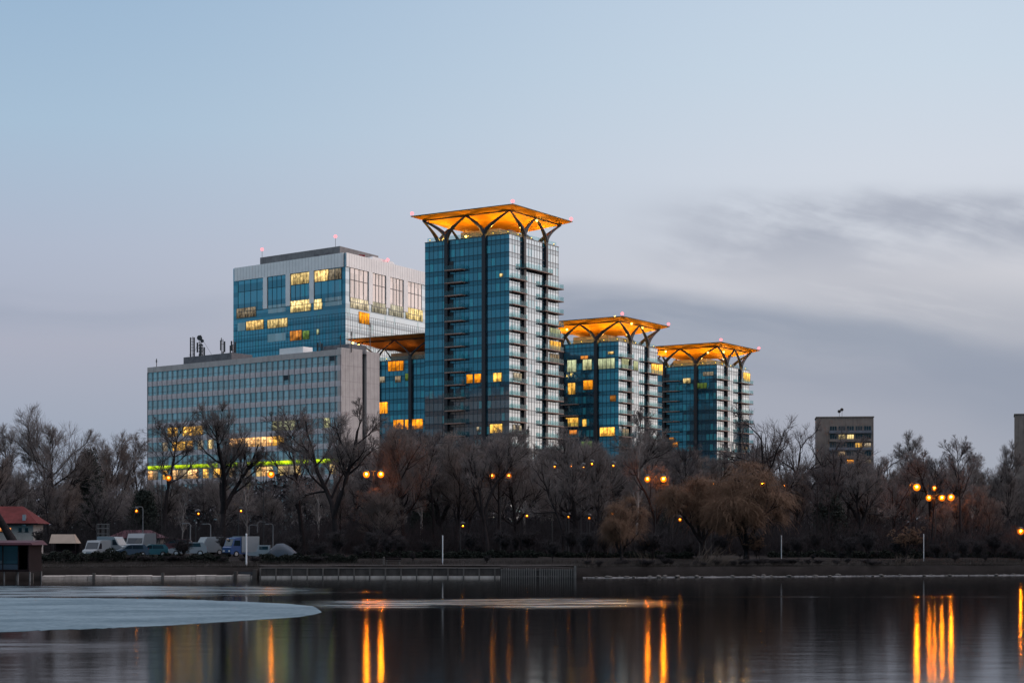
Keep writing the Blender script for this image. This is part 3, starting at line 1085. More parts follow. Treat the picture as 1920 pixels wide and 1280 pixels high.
tower('glass tower half hidden behind the tallest tower, gold canopy in a shaded colour', 811, 516, 53.4, 4.4, 99, T4L, [], [(-1.10, -1.05, 800), (-.3, -.95, 170), (.3, -.9, 150)], 0, 1.0, True, (), ((0, 664, 643), (0, 675, 647)), 'canopy_dim', .55)

# ------------------------------------------------------------------ teal office building with white crown
BM = Vector((wx(648, 560), 560))
BL = Vector((wx(437.5, 560 * 1.0586), 560 * 1.0586))
BR = Vector((wx(800, 560 * 1.076), 560 * 1.076))
BB = BL + BR - BM
bz = wz(474, 560)
C_ = (BL + BR) / 2
ob = thing('office_building', 'tall teal glass office building with white crown frame and big top windows', 'office building', (C_.x, C_.y, 2.2))
f1, f2, f3, f4 = Face(BL, BM), Face(BM, BR), Face(BR, BB), Face(BB, BL)
mb = MB()
OFH = 3.58
for i, fc in enumerate((f1, f2, f3, f4)):
    fuv = [(i * 60, (2.2 - bz) / OFH + 60.2), (fc.w / 1.3 + i * 60, (2.2 - bz) / OFH + 60.2), (fc.w / 1.3 + i * 60, 60.2), (i * 60, 60.2)]
    mb.quad([fc.pt(0, 0, 2.2), fc.pt(fc.w, 0, 2.2), fc.pt(fc.w, 0, bz), fc.pt(0, 0, bz)], fuv)
mb.quad([(p.x, p.y, bz - .5) for p in (BL, BM, BR, BB)], [(0.5, 0.9)] * 4)
part('curtain_wall', mb, 'office_glass', ob)
for fc in (f1, f2):
    mb = MB()
    k = 1
    while k * 1.3 < fc.w:
        fc.box(mb, k * 1.3 - .03, k * 1.3 + .03, 0, .05, 2.2, bz - 17.5)
        k += 1
    z0 = bz - 17.5
    while z0 > 10:
        fc.box(mb, 0, fc.w, 0, .04, z0 - .05, z0 + .05)
        z0 -= OFH / 2
    part('mullions', mb, 'mullion_metal' if fc is f1 else 'mullion_lit', ob)


def crown(fc, top_y, piers, bot_l, bot_r, u_start, u_end, bottom_off=16.0):
    mb = MB()
    ua, ub = u_start, u_end
    zt = bz + .1
    fc.box(mb, ua, ub, 0.0, .35, zt - 4.1, zt)
    for (a, b) in piers:
        fc.box(mb, a, b, 0.0, .35, zt - 4.1 - 9.6, zt - 4.1)
    return part('crown_frame', mb, 'white_panel', ob)


def pxu(fc, px, py=520):
    return fc.at(px, py)[0]


p1 = [(pxu(f1, 494.5), pxu(f1, 502)), (pxu(f1, 537), pxu(f1, 545)), (pxu(f1, 581.5), pxu(f1, 589.5))]
crown(f1, 0, p1, 0, 0, pxu(f1, 441), f1.w - pxu(f1, 441) * .9)
p2 = [(pxu(f2, 690), pxu(f2, 697)), (pxu(f2, 722.5), pxu(f2, 730)), (pxu(f2, 755.5), pxu(f2, 763))]
crown(f2, 0, p2, 0, 0, 0.05, f2.w)
# the panel joints of the crown
for fc, u0 in ((f1, pxu(f1, 441)), (f2, 0.05)):
    mb = MB()
    u = u0 + 1.4
    while u < fc.w - .8:
        fc.box(mb, u - .025, u + .025, .352, .37, bz - 3.9, bz)
        u += 1.4
    part('crown_joints', mb, 'plant_grey', ob)
# big crown windows
wins1 = [(447, 494), (502.5, 536.5), (545.5, 581), (590, 641)]
for i, (a, b) in enumerate(wins1):
    u0, u1 = pxu(f1, a), pxu(f1, b)
    mb = MB()
    f1.box(mb, u0, u1, 0.01, .06, bz - 13.6, bz - 4.1, lambda u, z: (u / 1.3, z / 6.0 + .2))
    wo = part('crown_window', mb, 'tower_glass', ob)
    mb = MB()
    nb = 4
    for k in range(nb + 1):
        u = u0 + (u1 - u0) * k / nb
        f1.box(mb, u - .05, u + .05, .062, .14, bz - 13.6, bz - 4.1)
    f1.box(mb, u0, u1, .062, .13, bz - 7.6, bz - 7.45)
    f1.box(mb, u0, u1, .062, .13, bz - 13.75, bz - 13.6)
    part('frame', mb, 'mullion_metal', wo)
    if i == 3:
        lit_window(ob, f1, (u0 + .1, u0 + (u1 - u0) * .52, bz - 7.4, bz - 4.2), 'lit_cream', .10)
        lit_window(ob, f1, (u0 + (u1 - u0) * .54, u1 - .1, bz - 7.4, bz - 4.3), 'lit_dim', .10)
    if i == 2:
        lit_window(ob, f1, (u0 + .1, u1 - .1, bz - 7.4, bz - 4.2), 'lit_cream', .10)
wins2 = [(656, 689.5), (697.5, 722), (730.5, 755), (763.5, 790)]
for i, (a, b) in enumerate(wins2):
    u0, u1 = pxu(f2, a), pxu(f2, b)
    mb = MB()
    f2.box(mb, u0, u1, 0.01, .06, bz - 13.9, bz - 4.1, lambda u, z: (u / 1.3, z / 6.0 + .2))
    wo = part('crown_window', mb, 'slab_glass', ob)
    mb = MB()
    for k in range(5):
        u = u0 + (u1 - u0) * k / 4
        f2.box(mb, u - .07, u + .07, .062, .16, bz - 13.9, bz - 4.1)
    f2.box(mb, u0, u1, .062, .15, bz - 7.6, bz - 7.4)
    f2.box(mb, u0, u1, .062, .15, bz - 14.1, bz - 13.9)
    part('frame', mb, 'plant_grey', wo)
for rc, mt in [((444, 577, 480, 595), 'lit_dim'), ((545, 563, 583, 584), 'lit_cream'), ((589, 561, 604, 580), 'lit_cream'), ((462, 601, 494, 618), 'lit_cream'),
               ((502, 598, 539, 614), 'lit_cream'), ((544, 620, 566, 638), 'lit_orange_dim'), ((568, 620, 580, 636), 'lit_green_room'), ((594, 617, 598, 627), 'lit_pale')]:
    lit_window(ob, f1, f1.rect(*rc), mt)
for rc, mt in [((503, 571, 536, 586), 'lit_none'), ((610, 557, 641, 573), 'lit_none'), ((446, 605, 460, 620), 'lit_none'), ((502, 625, 536, 640), 'lit_none')]:
    u0, u1, z0, z1 = f1.rect(*rc)
    mb = MB()
    f1.box(mb, u0, u1, .012, .07, z0, z1, lambda u, z: (u / 1.3, z / 6.0 + .2))
    part('window', mb, 'slab_glass', ob)
for rc, mt in [((657, 561, 691, 580), 'lit_white'), ((697, 568, 724, 587), 'lit_white'), ((729, 573, 756, 593), 'lit_white'), ((761, 579, 792, 600), 'lit_cream'), ((673, 586, 692, 607), 'lit_amber')]:
    lit_window(ob, f2, f2.rect(*rc), mt)
# roof plant level
dr, dl = (BR - BM).normalized(), (BL - BM).normalized()


def bpt(a, b, z):
    q_ = BM + dl * a + dr * b
    return (q_.x, q_.y, z)


zp = bz + 3.1
mb = MB()
mb.hexa([bpt(5.5, 4, bz - .5), bpt(5.5, 26, bz - .5), bpt(f1.w - 9, 26, bz - .5), bpt(f1.w - 9, 4, bz - .5)][::-1],
        [bpt(5.5, 4, zp), bpt(5.5, 26, zp), bpt(f1.w - 9, 26, zp), bpt(f1.w - 9, 4, zp)][::-1])
part('plant_room', mb, 'plant_grey', ob)
mb = MB()
mb.hexa([bpt(2.5, 17, bz - .5), bpt(2.5, 33, bz - .5), bpt(5.4, 33, bz - .5), bpt(5.4, 17, bz - .5)][::-1],
        [bpt(2.5, 19, bz + 1.7), bpt(2.5, 31, bz + 1.5), bpt(5.4, 31, bz + 1.6), bpt(5.4, 19, bz + 1.7)][::-1])
part('air_handler', mb, 'white_panel', ob)
mb = MB()
for a, b in ((8, 2), (14, 2), (9.5, 1.6)):
    mb.box(*(sum(((v - .7, v + .7) for v in bpt(a, b, 0)[:2]), ())), bz - .5, bz + 1.1)
part('roof_vents', mb, 'roof_grey', ob)
for a, b, zt in ((f1.w - 9.5, 4.5, 2.3), (10.5, 8, 3.6), (1.5, 26, 1.2)):
    p_ = bpt(a, b, 0)
    z0 = zp if b < 20 else bz
    mb = MB()
    mb.tube([(p_[0], p_[1], bz - .5), (p_[0], p_[1], z0 + zt)], .06, 6)
    w_ = part('warning_light', mb, 'dark_metal', ob)
    mb = MB()
    mb.sphere((p_[0], p_[1], z0 + zt + .3), .48, 10, 8)
    part('lamp', mb, 'red_beacon', w_)
mb = MB()
p_ = bpt(2.2, 12, bz + .9)
mb.box(p_[0] - .9, p_[0] + .9, p_[1] - .5, p_[1] + .5, bz - .4, bz + 1.2)
part('red_cabinet', mb, 'lens_red', ob)

# ------------------------------------------------------------------ grey slab office block in front
AR = Vector((wx(640, 410), 410))
AL = Vector((wx(277, 454), 454))
AE = Vector((wx(711.5, 419.5), 419.5))
AB = AL + AE - AR
za = wz(655, 410)
C_ = (AL + AE) / 2
ab = thing('office_block', 'long grey slab office block with rows of narrow windows and green light strip', 'office block', (C_.x, C_.y, 2.2))
fa, fe, fe2, fe3 = Face(AL, AR), Face(AR, AE), Face(AE, AB), Face(AB, AL)
mb = MB()
for fc in (fa, fe2, fe3):
    mb.quad([fc.pt(0, -.25 if fc is fa else 0, 2.2), fc.pt(fc.w, -.25 if fc is fa else 0, 2.2), fc.pt(fc.w, -.25 if fc is fa else 0, za - .4), fc.pt(0, -.25 if fc is fa else 0, za - .4)])
mb.quad([(p.x, p.y, za - .4) for p in (AL, AR, AE, AB)])
part('wall', mb, 'slab_concrete', ab)
# end wall with a dark slot
mb = MB()
us0, us1 = fe.w * .545, fe.w * .66
fe.box(mb, 0, us0, -1.2, 0, 2.2, za + .45)
fe.box(mb, us1, fe.w, -1.2, 0, 2.2, za + .2)
part('end_wall', mb, 'slab_concrete', ab)
mb = MB()
fe.box(mb, us0, us1, -1.2, -.7, 2.2, za + .3)
part('stair_slot', mb, 'dark_metal', ab)
mb = MB()
for k in range(12):
    fe.box(mb, us0 + .05, us0 + .5, -.69, -.5, za - 2.2 - k * 3.35, za - .9 - k * 3.35)
part('stair_windows', mb, 'slab_glass', ab)
mb = MB()
u = 1.3
while u < fe.w:
    if not us0 - .1 < u < us1 + .1:
        fe.box(mb, u - .02, u + .02, 0.0, .012, 2.2, za)
    u += 1.3
for k in range(1, 13):
    fe.box(mb, 0.0, us0, 0.0, .01, za - k * 3.35 - .02, za - k * 3.35 + .02)
    fe.box(mb, us1, fe.w, 0.0, .01, za - k * 3.35 - .02, za - k * 3.35 + .02)
part('panel_joints', mb, 'fin_brown', ab)
# facade
AFH = 3.33
NR = 12
tops = [za - 1.15 - AFH * i for i in range(NR)]
mb = MB()
fa.box(mb, 0, fa.w, -.25, .12, za - 1.15, za + .12)
part('roof_band', mb, 'slab_concrete', ab)
mb = MB()
for i in range(NR):
    fa.box(mb, .05, fa.w - .02, -.25, .08, tops[i] - AFH, tops[i] - 2.15)
    fa.box(mb, .05, fa.w - .02, .082, .11, tops[i] - AFH + .46, tops[i] - AFH + .54)
part('spandrels', mb, 'slab_band', ab)
NCOL = 36
cw = fa.w / NCOL
mb = MB()
for k in range(NCOL + 1):
    uu = min(max(k * cw, .08), fa.w - .08)
    fa.box(mb, uu - .06, uu + .06, .112, .19, 6.0, za - 1.15)
part('fins', mb, 'fin_brown', ab)
lit_a = [((339, 797, 380, 813), 'lit_gold'), ((310, 799, 328, 813), 'lit_gold'), ((319, 825, 358, 839), 'lit_gold'), ((426, 819, 508, 834), 'lit_gold2'),
         ((370, 824, 380, 833), 'lit_dim'), ((513, 822, 530, 832), 'lit_gold'), ((509, 786, 549, 803), 'lit_pale'), ((604, 783, 616, 797), 'lit_pale'),
         ((388, 828, 396, 836), 'lit_cream'), ((303, 827, 318, 838), 'lit_dim')]
emit_mat('lit_gold2', (1.0, 0.58, 0.24), 1.5, 0.6, (1.6, 0.9), 1.6)
litmap = {}
for rc, mt in lit_a:
    u0, u1, z0, z1 = fa.rect(*rc)
    zc = (z0 + z1) / 2
    row = min(range(NR), key=lambda i: abs(tops[i] - 1.07 - zc))
    for k in range(NCOL):
        uc = (k + .5) * cw
        if u0 <= uc <= u1:
            litmap[(row, k)] = mt
rg = random.Random(3)
for k in range(NCOL):                       # floor under the green strip, lights on in most rooms
    if rg.random() < .62:
        litmap[(7, k)] = rg.choice(['lit_gold', 'lit_gold2', 'lit_cream', 'lit_dim'])
for k in range(15, 24):
    if rg.random() < .8:
        litmap[(9, k)] = 'lit_cream' if rg.random() < .4 else 'lit_gold'
for k in (14, 15, 19):
    litmap[(8, k)] = 'lit_pale'
rest = MB()
cand = [(r_, k) for r_ in range(NR) for k in range(NCOL) if (r_, k) not in litmap]
cand.sort(key=lambda q_: (q_[0] > 3, -q_[1]))
shown = set(cand[:max(0, 98 - len(litmap))])


def awin(mb, r_, k):
    u0, u1 = k * cw + .075, (k + 1) * cw - .075
    zt = tops[r_]
    uvq = lambda u, z: (k * 3 + .5 + .9 * (u - u0) / (u1 - u0) - .45, r_ * 2 + .5 + .4 * (z - zt) / 2.15)
    fa.box(mb, u0, u1, -.12, -.06, zt - 2.13, zt - .02, uvq)


for r_ in range(NR):
    for k in range(NCOL):
        if (r_, k) in litmap:
            mb = MB()
            fa.box(mb, k * cw + .1, (k + 1) * cw - .1, -.12, -.05, tops[r_] - 2.1, tops[r_] - .05)
            w_ = part('window', mb, litmap[(r_, k)], ab, label='lit window')
            mb = MB()
            fa.box(mb, k * cw + .1, (k + 1) * cw - .1, -.045, 0.0, tops[r_] - .72, tops[r_] - .64)
            part('frame', mb, 'fin_brown', w_)
        elif (r_, k) in shown:
            mb = MB()
            awin(mb, r_, k)
            part('window', mb, 'slab_glass', ab)
        else:
            awin(rest, r_, k)
part('window', rest, 'slab_glass', ab, kind='stuff')
mb = MB()
for r_ in range(NR):
    fa.box(mb, .1, fa.w - .1, -.055, -.01, tops[r_] - 1.5, tops[r_] - 1.44)
part('window_bars', mb, 'fin_brown', ab)
mb = MB()
for (r_, k) in ((0, 34), (1, 26)):
    fa.box(mb, k * cw + .1, (k + 1) * cw - .1, -.05, .05, tops[r_] - 1.1, tops[r_] - .1)
part('open_casements', mb, 'dark_metal', ab)
# strip of green lamps above the low storey
zg = fa.at(640, 862.5)[1]
mb = MB()
fa.box(mb, .4, fa.w - .3, .262, .42, zg + .42, zg + .52)
gs = part('light_strip', mb, 'fin_brown', ab)
rg = random.Random(9)
u = .6
while u < fa.w - 1:
    ln = rg.uniform(.7, 1.6)
    if rg.random() < .88:
        mb = MB()
        fa.box(mb, u, min(fa.w - .4, u + ln), .264, .50, zg - .36, zg + .40)
        part('green_lamp', mb, 'green_led', gs)
    u += ln + rg.uniform(.08, .35)

# roof things of the slab block
da = (AL - AR).normalized()
de = (AE - AR).normalized()


def apt(a, b):
    q_ = AR + da * a + de * b
    return q_.x, q_.y


def roofbox(name, a0, a1, b0, b1, z0, z1, mat):
    mb = MB()
    pts = [apt(a0, b0), apt(a0, b1), apt(a1, b1), apt(a1, b0)]
    mb.hexa([(x_, y_, z0) for x_, y_ in pts][::-1], [(x_, y_, z1) for x_, y_ in pts][::-1])
    return part(name, mb, mat, ab)


ua = fa.w - fa.at(425, 680)[0]
ub = fa.w - fa.at(335, 680)[0]
roofbox('penthouse', ua, ub, 1.5, 8, za - .4, za + 1.9, 'roof_grey')
uc0 = fa.w - fa.at(562, 660)[0]
uc1 = fa.w - fa.at(518, 660)[0]
roofbox('cooling_unit', uc0, uc1, 1.0, 4.0, za - .4, za + 1.6, 'white_panel')
ud0 = fa.w - fa.at(636, 650)[0]
ud1 = fa.w - fa.at(588, 650)[0]
roofbox('lift_room', ud0, ud1, 3.0, 8.5, za - .4, za + 1.5, 'roof_grey')


def antenna(px, py_top, b, style, D=440):
    u = fa.w - fa.at(px, 670)[0]
    x_, y_ = apt(u, b)
    zt = wz(py_top, y_)
    z0 = za - .4
    mb = MB()
    mb.tube([(x_, y_, z0), (x_, y_, zt)], .095, 6)
    an = part('antenna_mast', mb, 'pole_dark', ab)
    mb = MB()
    H = zt - za
    if style == 'panel':
        for dx, dz, hh in ((-.45, 0, 2.3), (.4, -.2, 2.5), (.05, -2.6, 1.8)):
            mb.box(x_ + dx - .18, x_ + dx + .18, y_ - .4, y_ - .2, zt - .3 + dz - hh, zt - .3 + dz)
        mb.box(x_ - .5, x_ + .5, y_ - .19, y_ - .1, zt - 1.2, zt - 1.1)
    elif style == 'ladder':
        for dx in (-.5, .35):
            mb.box(x_ + dx - .15, x_ + dx + .15, y_ - .3, y_ - .1, zt - H * .72, zt - .2)
        for k in range(5):
            mb.box(x_ - .5, x_ + .4, y_ - .09, y_ - .02, zt - .5 - k * .7, zt - .4 - k * .7)
    elif style == 'drum':
        mb.tube([(x_ - .25, y_ - .5, zt - .7), (x_ - .25, y_ - .2, zt - .7)], .62, 12)
        mb.tube([(x_ + .35, y_ - .5, zt - 1.4), (x_ + .35, y_ - .2, zt - 1.4)], .42, 12)
        for k in range(6):
            mb.box(x_ - .5, x_ + .5, y_ - .14, y_ - .02, zt - 2.5 - k * .75, zt - 2.2 - k * .75)
        mb.tube([(x_, y_, zt - .5), (x_ + 4.0, y_, za + .2)], .035, 4)
        mb.tube([(x_, y_, zt - .5), (x_ - 3.0, y_ + 1, za + .2)], .035, 4)
    else:
        mb.box(x_ - .12, x_ + .12, y_ - .2, y_ - .05, zt - 1.0, zt - .3)
        mb.box(x_ - .4, x_ + .4, y_ - .05, y_ - .01, zt - .7, zt - .65)
    part('aerial', mb, 'pole_dark', an)


antenna(337.5, 631, 4, 'ladder')
antenna(352.5, 628, 4, 'drum')
antenna(388, 636, 5, 'panel')
antenna(397, 633, 3, 'whip')
antenna(414, 637, 4, 'panel')
antenna(344, 640, 5, 'panel')
antenna(362, 647, 3, 'panel')
antenna(406, 646, 5, 'ladder')
antenna(281.5, 672, 2, 'whip')
antenna(345, 660, 2, 'whip')
antenna(641, 621, 3, 'whip')
antenna(626, 628, 2, 'whip')
antenna(588, 640, 2, 'panel')
antenna(664, 605, 5, 'whip')


# ------------------------------------------------------------------ older apartment blocks far right
def block(label, pxl, pxr, D, ytop, rows, cols, lit, px_side=None, turn=0.12):
    xl, xr = wx(pxl, D), wx(pxr, D)
    P0 = Vector((xl, D + turn * (xr - xl)))
    P1 = Vector((xr, D))
    fc = Face(P0, P1)
    Pd = P1 - fc.n * 12
    Pc = P0 - fc.n * 12
    zt = wz(ytop, D)
    c_ = (P0 + Pd) / 2
    b_ = thing('apartment_block', label, 'apartment block', (c_.x, c_.y, 2.2))
    mb = MB()
    mb.hexa([(P0.x, P0.y, 2.2), (P1.x, P1.y, 2.2), (Pd.x, Pd.y, 2.2), (Pc.x, Pc.y, 2.2)],
            [(P0.x, P0.y, zt), (P1.x, P1.y, zt), (Pd.x, Pd.y, zt), (Pc.x, Pc.y, zt)])
    part('wall', mb, 'block_wall', b_)
    mb = MB()
    fc.box(mb, -.2, fc.w + .2, -12, .2, zt, zt + .35)
    part('roof', mb, 'block_wall', b_)
    fh = 2.8
    mg = fc.w * .22
    cwid = (fc.w - mg - .6) / cols
    for i in range(rows):
        z1 = zt - 2.9 - i * fh
        mb = MB()
        fc.box(mb, mg, fc.w - .6, 0.0, .9, z1 - 2.35, z1 - 1.45)
        part('balcony', mb, 'block_balcony' if i % 2 == 0 else 'block_wall', b_)
        for k in range(cols):
            mb = MB()
            u0 = mg + k * cwid + .25
            fc.box(mb, u0, u0 + cwid - .5, 0.0, .06, z1 - 1.42, z1, lambda u, z: (k * 3 + .5, i * 2 + .5))
            lt = lit.get((i, k))
            w_ = part('window', mb, lt or 'small_glass', b_, label='lit window' if lt else None)
            mb = MB()
            for s_ in (0, .33, .66, 1):
                uu = u0 + (cwid - .5) * s_
                fc.box(mb, uu - .06, uu + .06, .062, .12, z1 - 1.42, z1)
            part('frame', mb, 'block_wall' if not lt else 'fin_brown', w_)
    return b_, fc, zt


blk, fcb, ztb = block('brown-grey concrete apartment block behind bare trees with a few lit windows', 1533, 1638, 635, 782, 12, 5,
                      {(1, 1): 'lit_cream', (1, 2): 'lit_cream', (2, 3): 'lit_gold', (2, 4): 'lit_dim', (4, 2): 'lit_amber', (4, 3): 'lit_amber', (3, 1): 'lit_dim', (4, 4): 'lit_dim'})
for px, hh in ((1575, 2.6), (1580, 3.2)):
    u, _ = fcb.at(px, 775)
    x_, y_, _ = fcb.pt(u, -4, 0)
    mb = MB()
    mb.tube([(x_, y_, ztb), (x_, y_, ztb + hh)], .06, 6)
    m_a = part('antenna_mast', mb, 'pole_dark', blk)
    mb = MB()
    mb.tube([(x_ - .1, y_ - .4, ztb + hh - .4), (x_ - .1, y_ - .1, ztb + hh - .2)], .55, 10)
    part('dish', mb, 'pole_dark', m_a)
block('dark grey apartment tower cut off at the right edge of the picture', 1908, 1990, 610, 776, 13, 4, {}, turn=.25)


# ------------------------------------------------------------------ trees
def norm(a):
    return a / (np.linalg.norm(a, axis=-1, keepdims=True) + 1e-9)


def grow_level(P, RAD, LEN, M, t0, t1, ang, lr, k, wig, trop, rr, rng, angj=0.25, droop=None):
    """P (N,kp,3) parents -> children arrays"""
    N, kp, _ = P.shape
    tt = rng.uniform(t0, t1, (N, M))
    tt = np.sort(tt, axis=1)
    f = tt * (kp - 1)
    i = np.clip(f.astype(int), 0, kp - 2)
    w = (f - i)[..., None]
    ar = np.arange(N)[:, None]
    A, B = P[ar, i], P[ar, i + 1]
    base = A * (1 - w) + B * w
    d = norm(B - A)
    # golden angle rosette round the parent
    ph = rng.uniform(0, 6.28, (N, 1)) + np.arange(M)[None] * 2.4 + rng.uniform(-.5, .5, (N, M))
    ref = np.where(np.abs(d[..., 2:3]) > .9, np.array([1.0, 0, 0]), np.array([0, 0, 1.0]))
    a = norm(np.cross(d, ref))
    b = np.cross(d, a)
    perp = a * np.cos(ph)[..., None] + b * np.sin(ph)[..., None]
    an = ang * (1 + rng.uniform(-angj, angj, (N, M)))[..., None]
    nd = norm(d * np.cos(an) + perp * np.sin(an))
    ln = (LEN[:, None] * lr * (1.15 - .6 * tt) * rng.uniform(.65, 1.25, (N, M)))
    rad = (RAD[:, None] * (1 - .75 * tt) * rr)
    base, nd, ln, rad = base.reshape(-1, 3), nd.reshape(-1, 3), ln.ravel(), rad.ravel()
    Q = np.zeros((len(base), k, 3))
    Q[:, 0] = base
    cur = nd
    for j in range(1, k):
        cur = cur + rng.normal(0, wig, cur.shape)
        cur[:, 2] += trop if droop is None else droop * j
        cur = norm(cur)
        Q[:, j] = Q[:, j - 1] + cur * (ln / (k - 1))[:, None]
    return Q, rad, ln


def tubes(Q, rad, tip, sides):
    """vectorised tapered tubes -> verts, quads"""
    N, k, _ = Q.shape
    d = np.empty_like(Q)
    d[:, 1:-1] = Q[:, 2:] - Q[:, :-2]
    d[:, 0] = Q[:, 1] - Q[:, 0]
    d[:, -1] = Q[:, -1] - Q[:, -2]
    d = norm(d)
    ref = np.where(np.abs(d[..., 2:3]) > .95, np.array([1.0, 0, 0]), np.array([0.0, 0, 1.0]))
    a = norm(np.cross(d, ref))
    b = np.cross(d, a)
    prof = np.linspace(1, tip, k)[None, :, None]
    rr = rad[:, None, None] * prof
    ws = np.arange(sides) * 2 * np.pi / sides
    V = Q[:, :, None, :] + (a[:, :, None, :] * np.cos(ws)[None, None, :, None] + b[:, :, None, :] * np.sin(ws)[None, None, :, None]) * rr[..., None]
    V = V.reshape(-1, 3)
    n_ = np.arange(N)[:, None, None] * k * sides
    kk = np.arange(k - 1)[None, :, None] * sides
    j = np.arange(sides)[None, None, :]
    j2 = (j + 1) % sides
    Fq = np.stack([n_ + kk + j, n_ + kk + j2, n_ + kk + sides + j2, n_ + kk + sides + j], -1).reshape(-1, 4)
    return V, Fq


def np_mesh(name, chunks, mat, smooth=True):
    off = 0
    vs, fs = [], []
    for V, Q in chunks:
        vs.append(V)
        fs.append(Q + off)
        off += len(V)
    V = np.concatenate(vs)
    Q = np.concatenate(fs)
    me = bpy.data.meshes.new(name)
    me.vertices.add(len(V))
    me.vertices.foreach_set('co', V.astype(np.float32).ravel())
    me.loops.add(len(Q) * 4)
    me.loops.foreach_set('vertex_index', Q.astype(np.int32).ravel())
    me.polygons.add(len(Q))
    me.polygons.foreach_set('loop_start', np.arange(0, len(Q) * 4, 4, dtype=np.int32))
    me.polygons.foreach_set('loop_total', np.full(len(Q), 4, dtype=np.int32))
    me.update(calc_edges=True)
    me.validate()
    if smooth:
        me.polygons.foreach_set('use_smooth', [True] * len(Q))
    me.materials.append(MATS[mat])
    return me


PROTO = {}


def make_tree(key, seed, H=15.0, r=0.33, trunk=0.55, nl=9, limb_ang=0.75, limb_len=0.55, t0=0.35, lean=0.0, wig=0.10, forks=0,
              m2=8, m3=9, m4=8, a2=0.58, trop=0.10, bark='bark_dark', twig='twig_grey', willow=False, twr=0.0098, l4=0.78):
    g = np.random.default_rng(seed)
    k0 = 9
    T = np.zeros((1, k0, 3))
    cur = np.array([lean, 0.0, 1.0])
    for j in range(1, k0):
        cur = cur + g.normal(0, .05, 3)
        cur[2] += .05
        cur = cur / np.linalg.norm(cur)
        T[0, j] = T[0, j - 1] + cur * (H * trunk / (k0 - 1))
    chunks_t, chunks_c = [], []
    R0, L0 = np.array([r]), np.array([H * trunk])
    v, q_ = tubes(T, R0 * 1.0, .38 if forks else .10, 9)
    # root flare
    fl_ = np.clip(1.35 - v[:, 2] / (H * .05), 1.0, 1.35)
    v[:, :2] *= fl_[:, None]
    chunks_t.append((v, q_))
    if forks:
        Q1, R1, L1 = grow_level(T, R0, L0 * (1 - trunk) / trunk * 1.2, forks, .82, .99, limb_ang * .62, 1.0, 9, wig, trop * .7, 1.9, g, .2)
        v, q_ = tubes(Q1, R1, .3, 7)
        chunks_t.append((v, q_))
        P1 = Q1
        Q2, R2, L2 = grow_level(Q1, R1, L1, nl, .15, .97, limb_ang, .48, 7, wig, trop, .62, g)
    else:
        Q1 = T
        Q2, R2, L2 = grow_level(T, R0, np.array([H]), nl, t0, .99, limb_ang, limb_len, 8, wig, trop, .62, g)
    v, q_ = tubes(Q2, R2, .25, 5)
    chunks_t.append((v, q_))
    Q3, R3, L3 = grow_level(Q2, R2, L2, m2, .15, .99, a2, .50, 6, wig * 1.1, trop * .8, .55, g)
    v, q_ = tubes(Q3, np.maximum(R3, .03), .35, 4)
    chunks_t.append((v, q_))
    if willow:
        Q4, R4, L4 = grow_level(Q3, R3, L3, m3, .15, .99, .6, .62, 5, .1, .04, .5, g)
        v, q_ = tubes(Q4, np.maximum(R4 * .8, twr * 1.2), .5, 3)
        chunks_c.append((v, q_))
        Q5, R5, L5 = grow_level(Q4, R4, g.uniform(.4, 1.3, len(Q4)) * H * .17, m4, .1, 1.0, .55, 1.0, 6, .09, 0, .5, g, droop=-.13)
        Q5[..., 2] = np.maximum(Q5[..., 2], .15 + g.uniform(0, H * .05, len(Q5))[:, None])
        v, q_ = tubes(Q5, np.full(len(Q5), twr), .6, 3)
        chunks_c.append((v, q_))
        tops_ = [Q5, Q4]
    else:
        Q4, R4, L4 = grow_level(Q3, R3, L3, m3, .12, .99, .58, .60, 5, wig * .9, trop * .7, .5, g)
        v, q_ = tubes(Q4, np.clip(R4, twr * 1.3, .05), .6, 3)
        chunks_c.append((v, q_))
        Q5, R5, L5 = grow_level(Q4, R4, L4, m4, .10, 1.0, .52, l4 * 1.15, 4, wig * .9, trop * .8, .5, g)
        v, q_ = tubes(Q5, np.full(len(Q5), twr), .55, 3)
        chunks_c.append((v, q_))
        tops_ = [Q5, Q4]
    zmax = max(float(a[..., 2].max()) for a in tops_)
    allp = np.concatenate([a.reshape(-1, 3) for a in tops_])
    half = float(np.percentile(np.abs(allp[:, 0] - np.median(allp[:, 0])), 97))
    mt = np_mesh('trunk', chunks_t, bark)
    mc = np_mesh('crown', chunks_c, twig)
    PROTO[key] = dict(mt=mt, mc=mc, H=zmax, W=half, cx=float(np.median(allp[:, 0])), n=len(mc.polygons))


make_tree('broad', 1, H=15, r=.36, trunk=.62, nl=12, limb_ang=.8, limb_len=.48, t0=.30, m2=9, m3=9, m4=9)
make_tree('broad_b', 12, H=15, r=.34, trunk=.70, nl=12, limb_ang=.72, limb_len=.42, t0=.28, m2=9, m3=9, m4=9, twig='twig_brown')
make_tree('fork', 3, H=15, r=.42, trunk=.26, forks=3, nl=8, limb_ang=.72, m2=8, m3=8, m4=6, wig=.11, bark='bark_dark')
make_tree('fork_b', 29, H=15, r=.40, trunk=.22, forks=2, nl=9, limb_ang=.75, m2=8, m3=8, m4=6, wig=.12, bark='bark_dark', twig='twig_grey')
make_tree('slim', 5, H=16, r=.24, trunk=.80, nl=13, limb_ang=.58, limb_len=.29, t0=.32, m2=8, m3=8, m4=8, trop=.14)
make_tree('slim_b', 23, H=16, r=.22, trunk=.82, nl=12, limb_ang=.62, limb_len=.28, t0=.45, m2=7, m3=7, m4=6, trop=.08, twig='twig_dark')
make_tree('gnarled', 7, H=15, r=.36, trunk=.66, nl=10, limb_ang=.95, limb_len=.40, t0=.30, m2=7, m3=7, m4=5, wig=.24, trop=.12, twig='twig_dark')
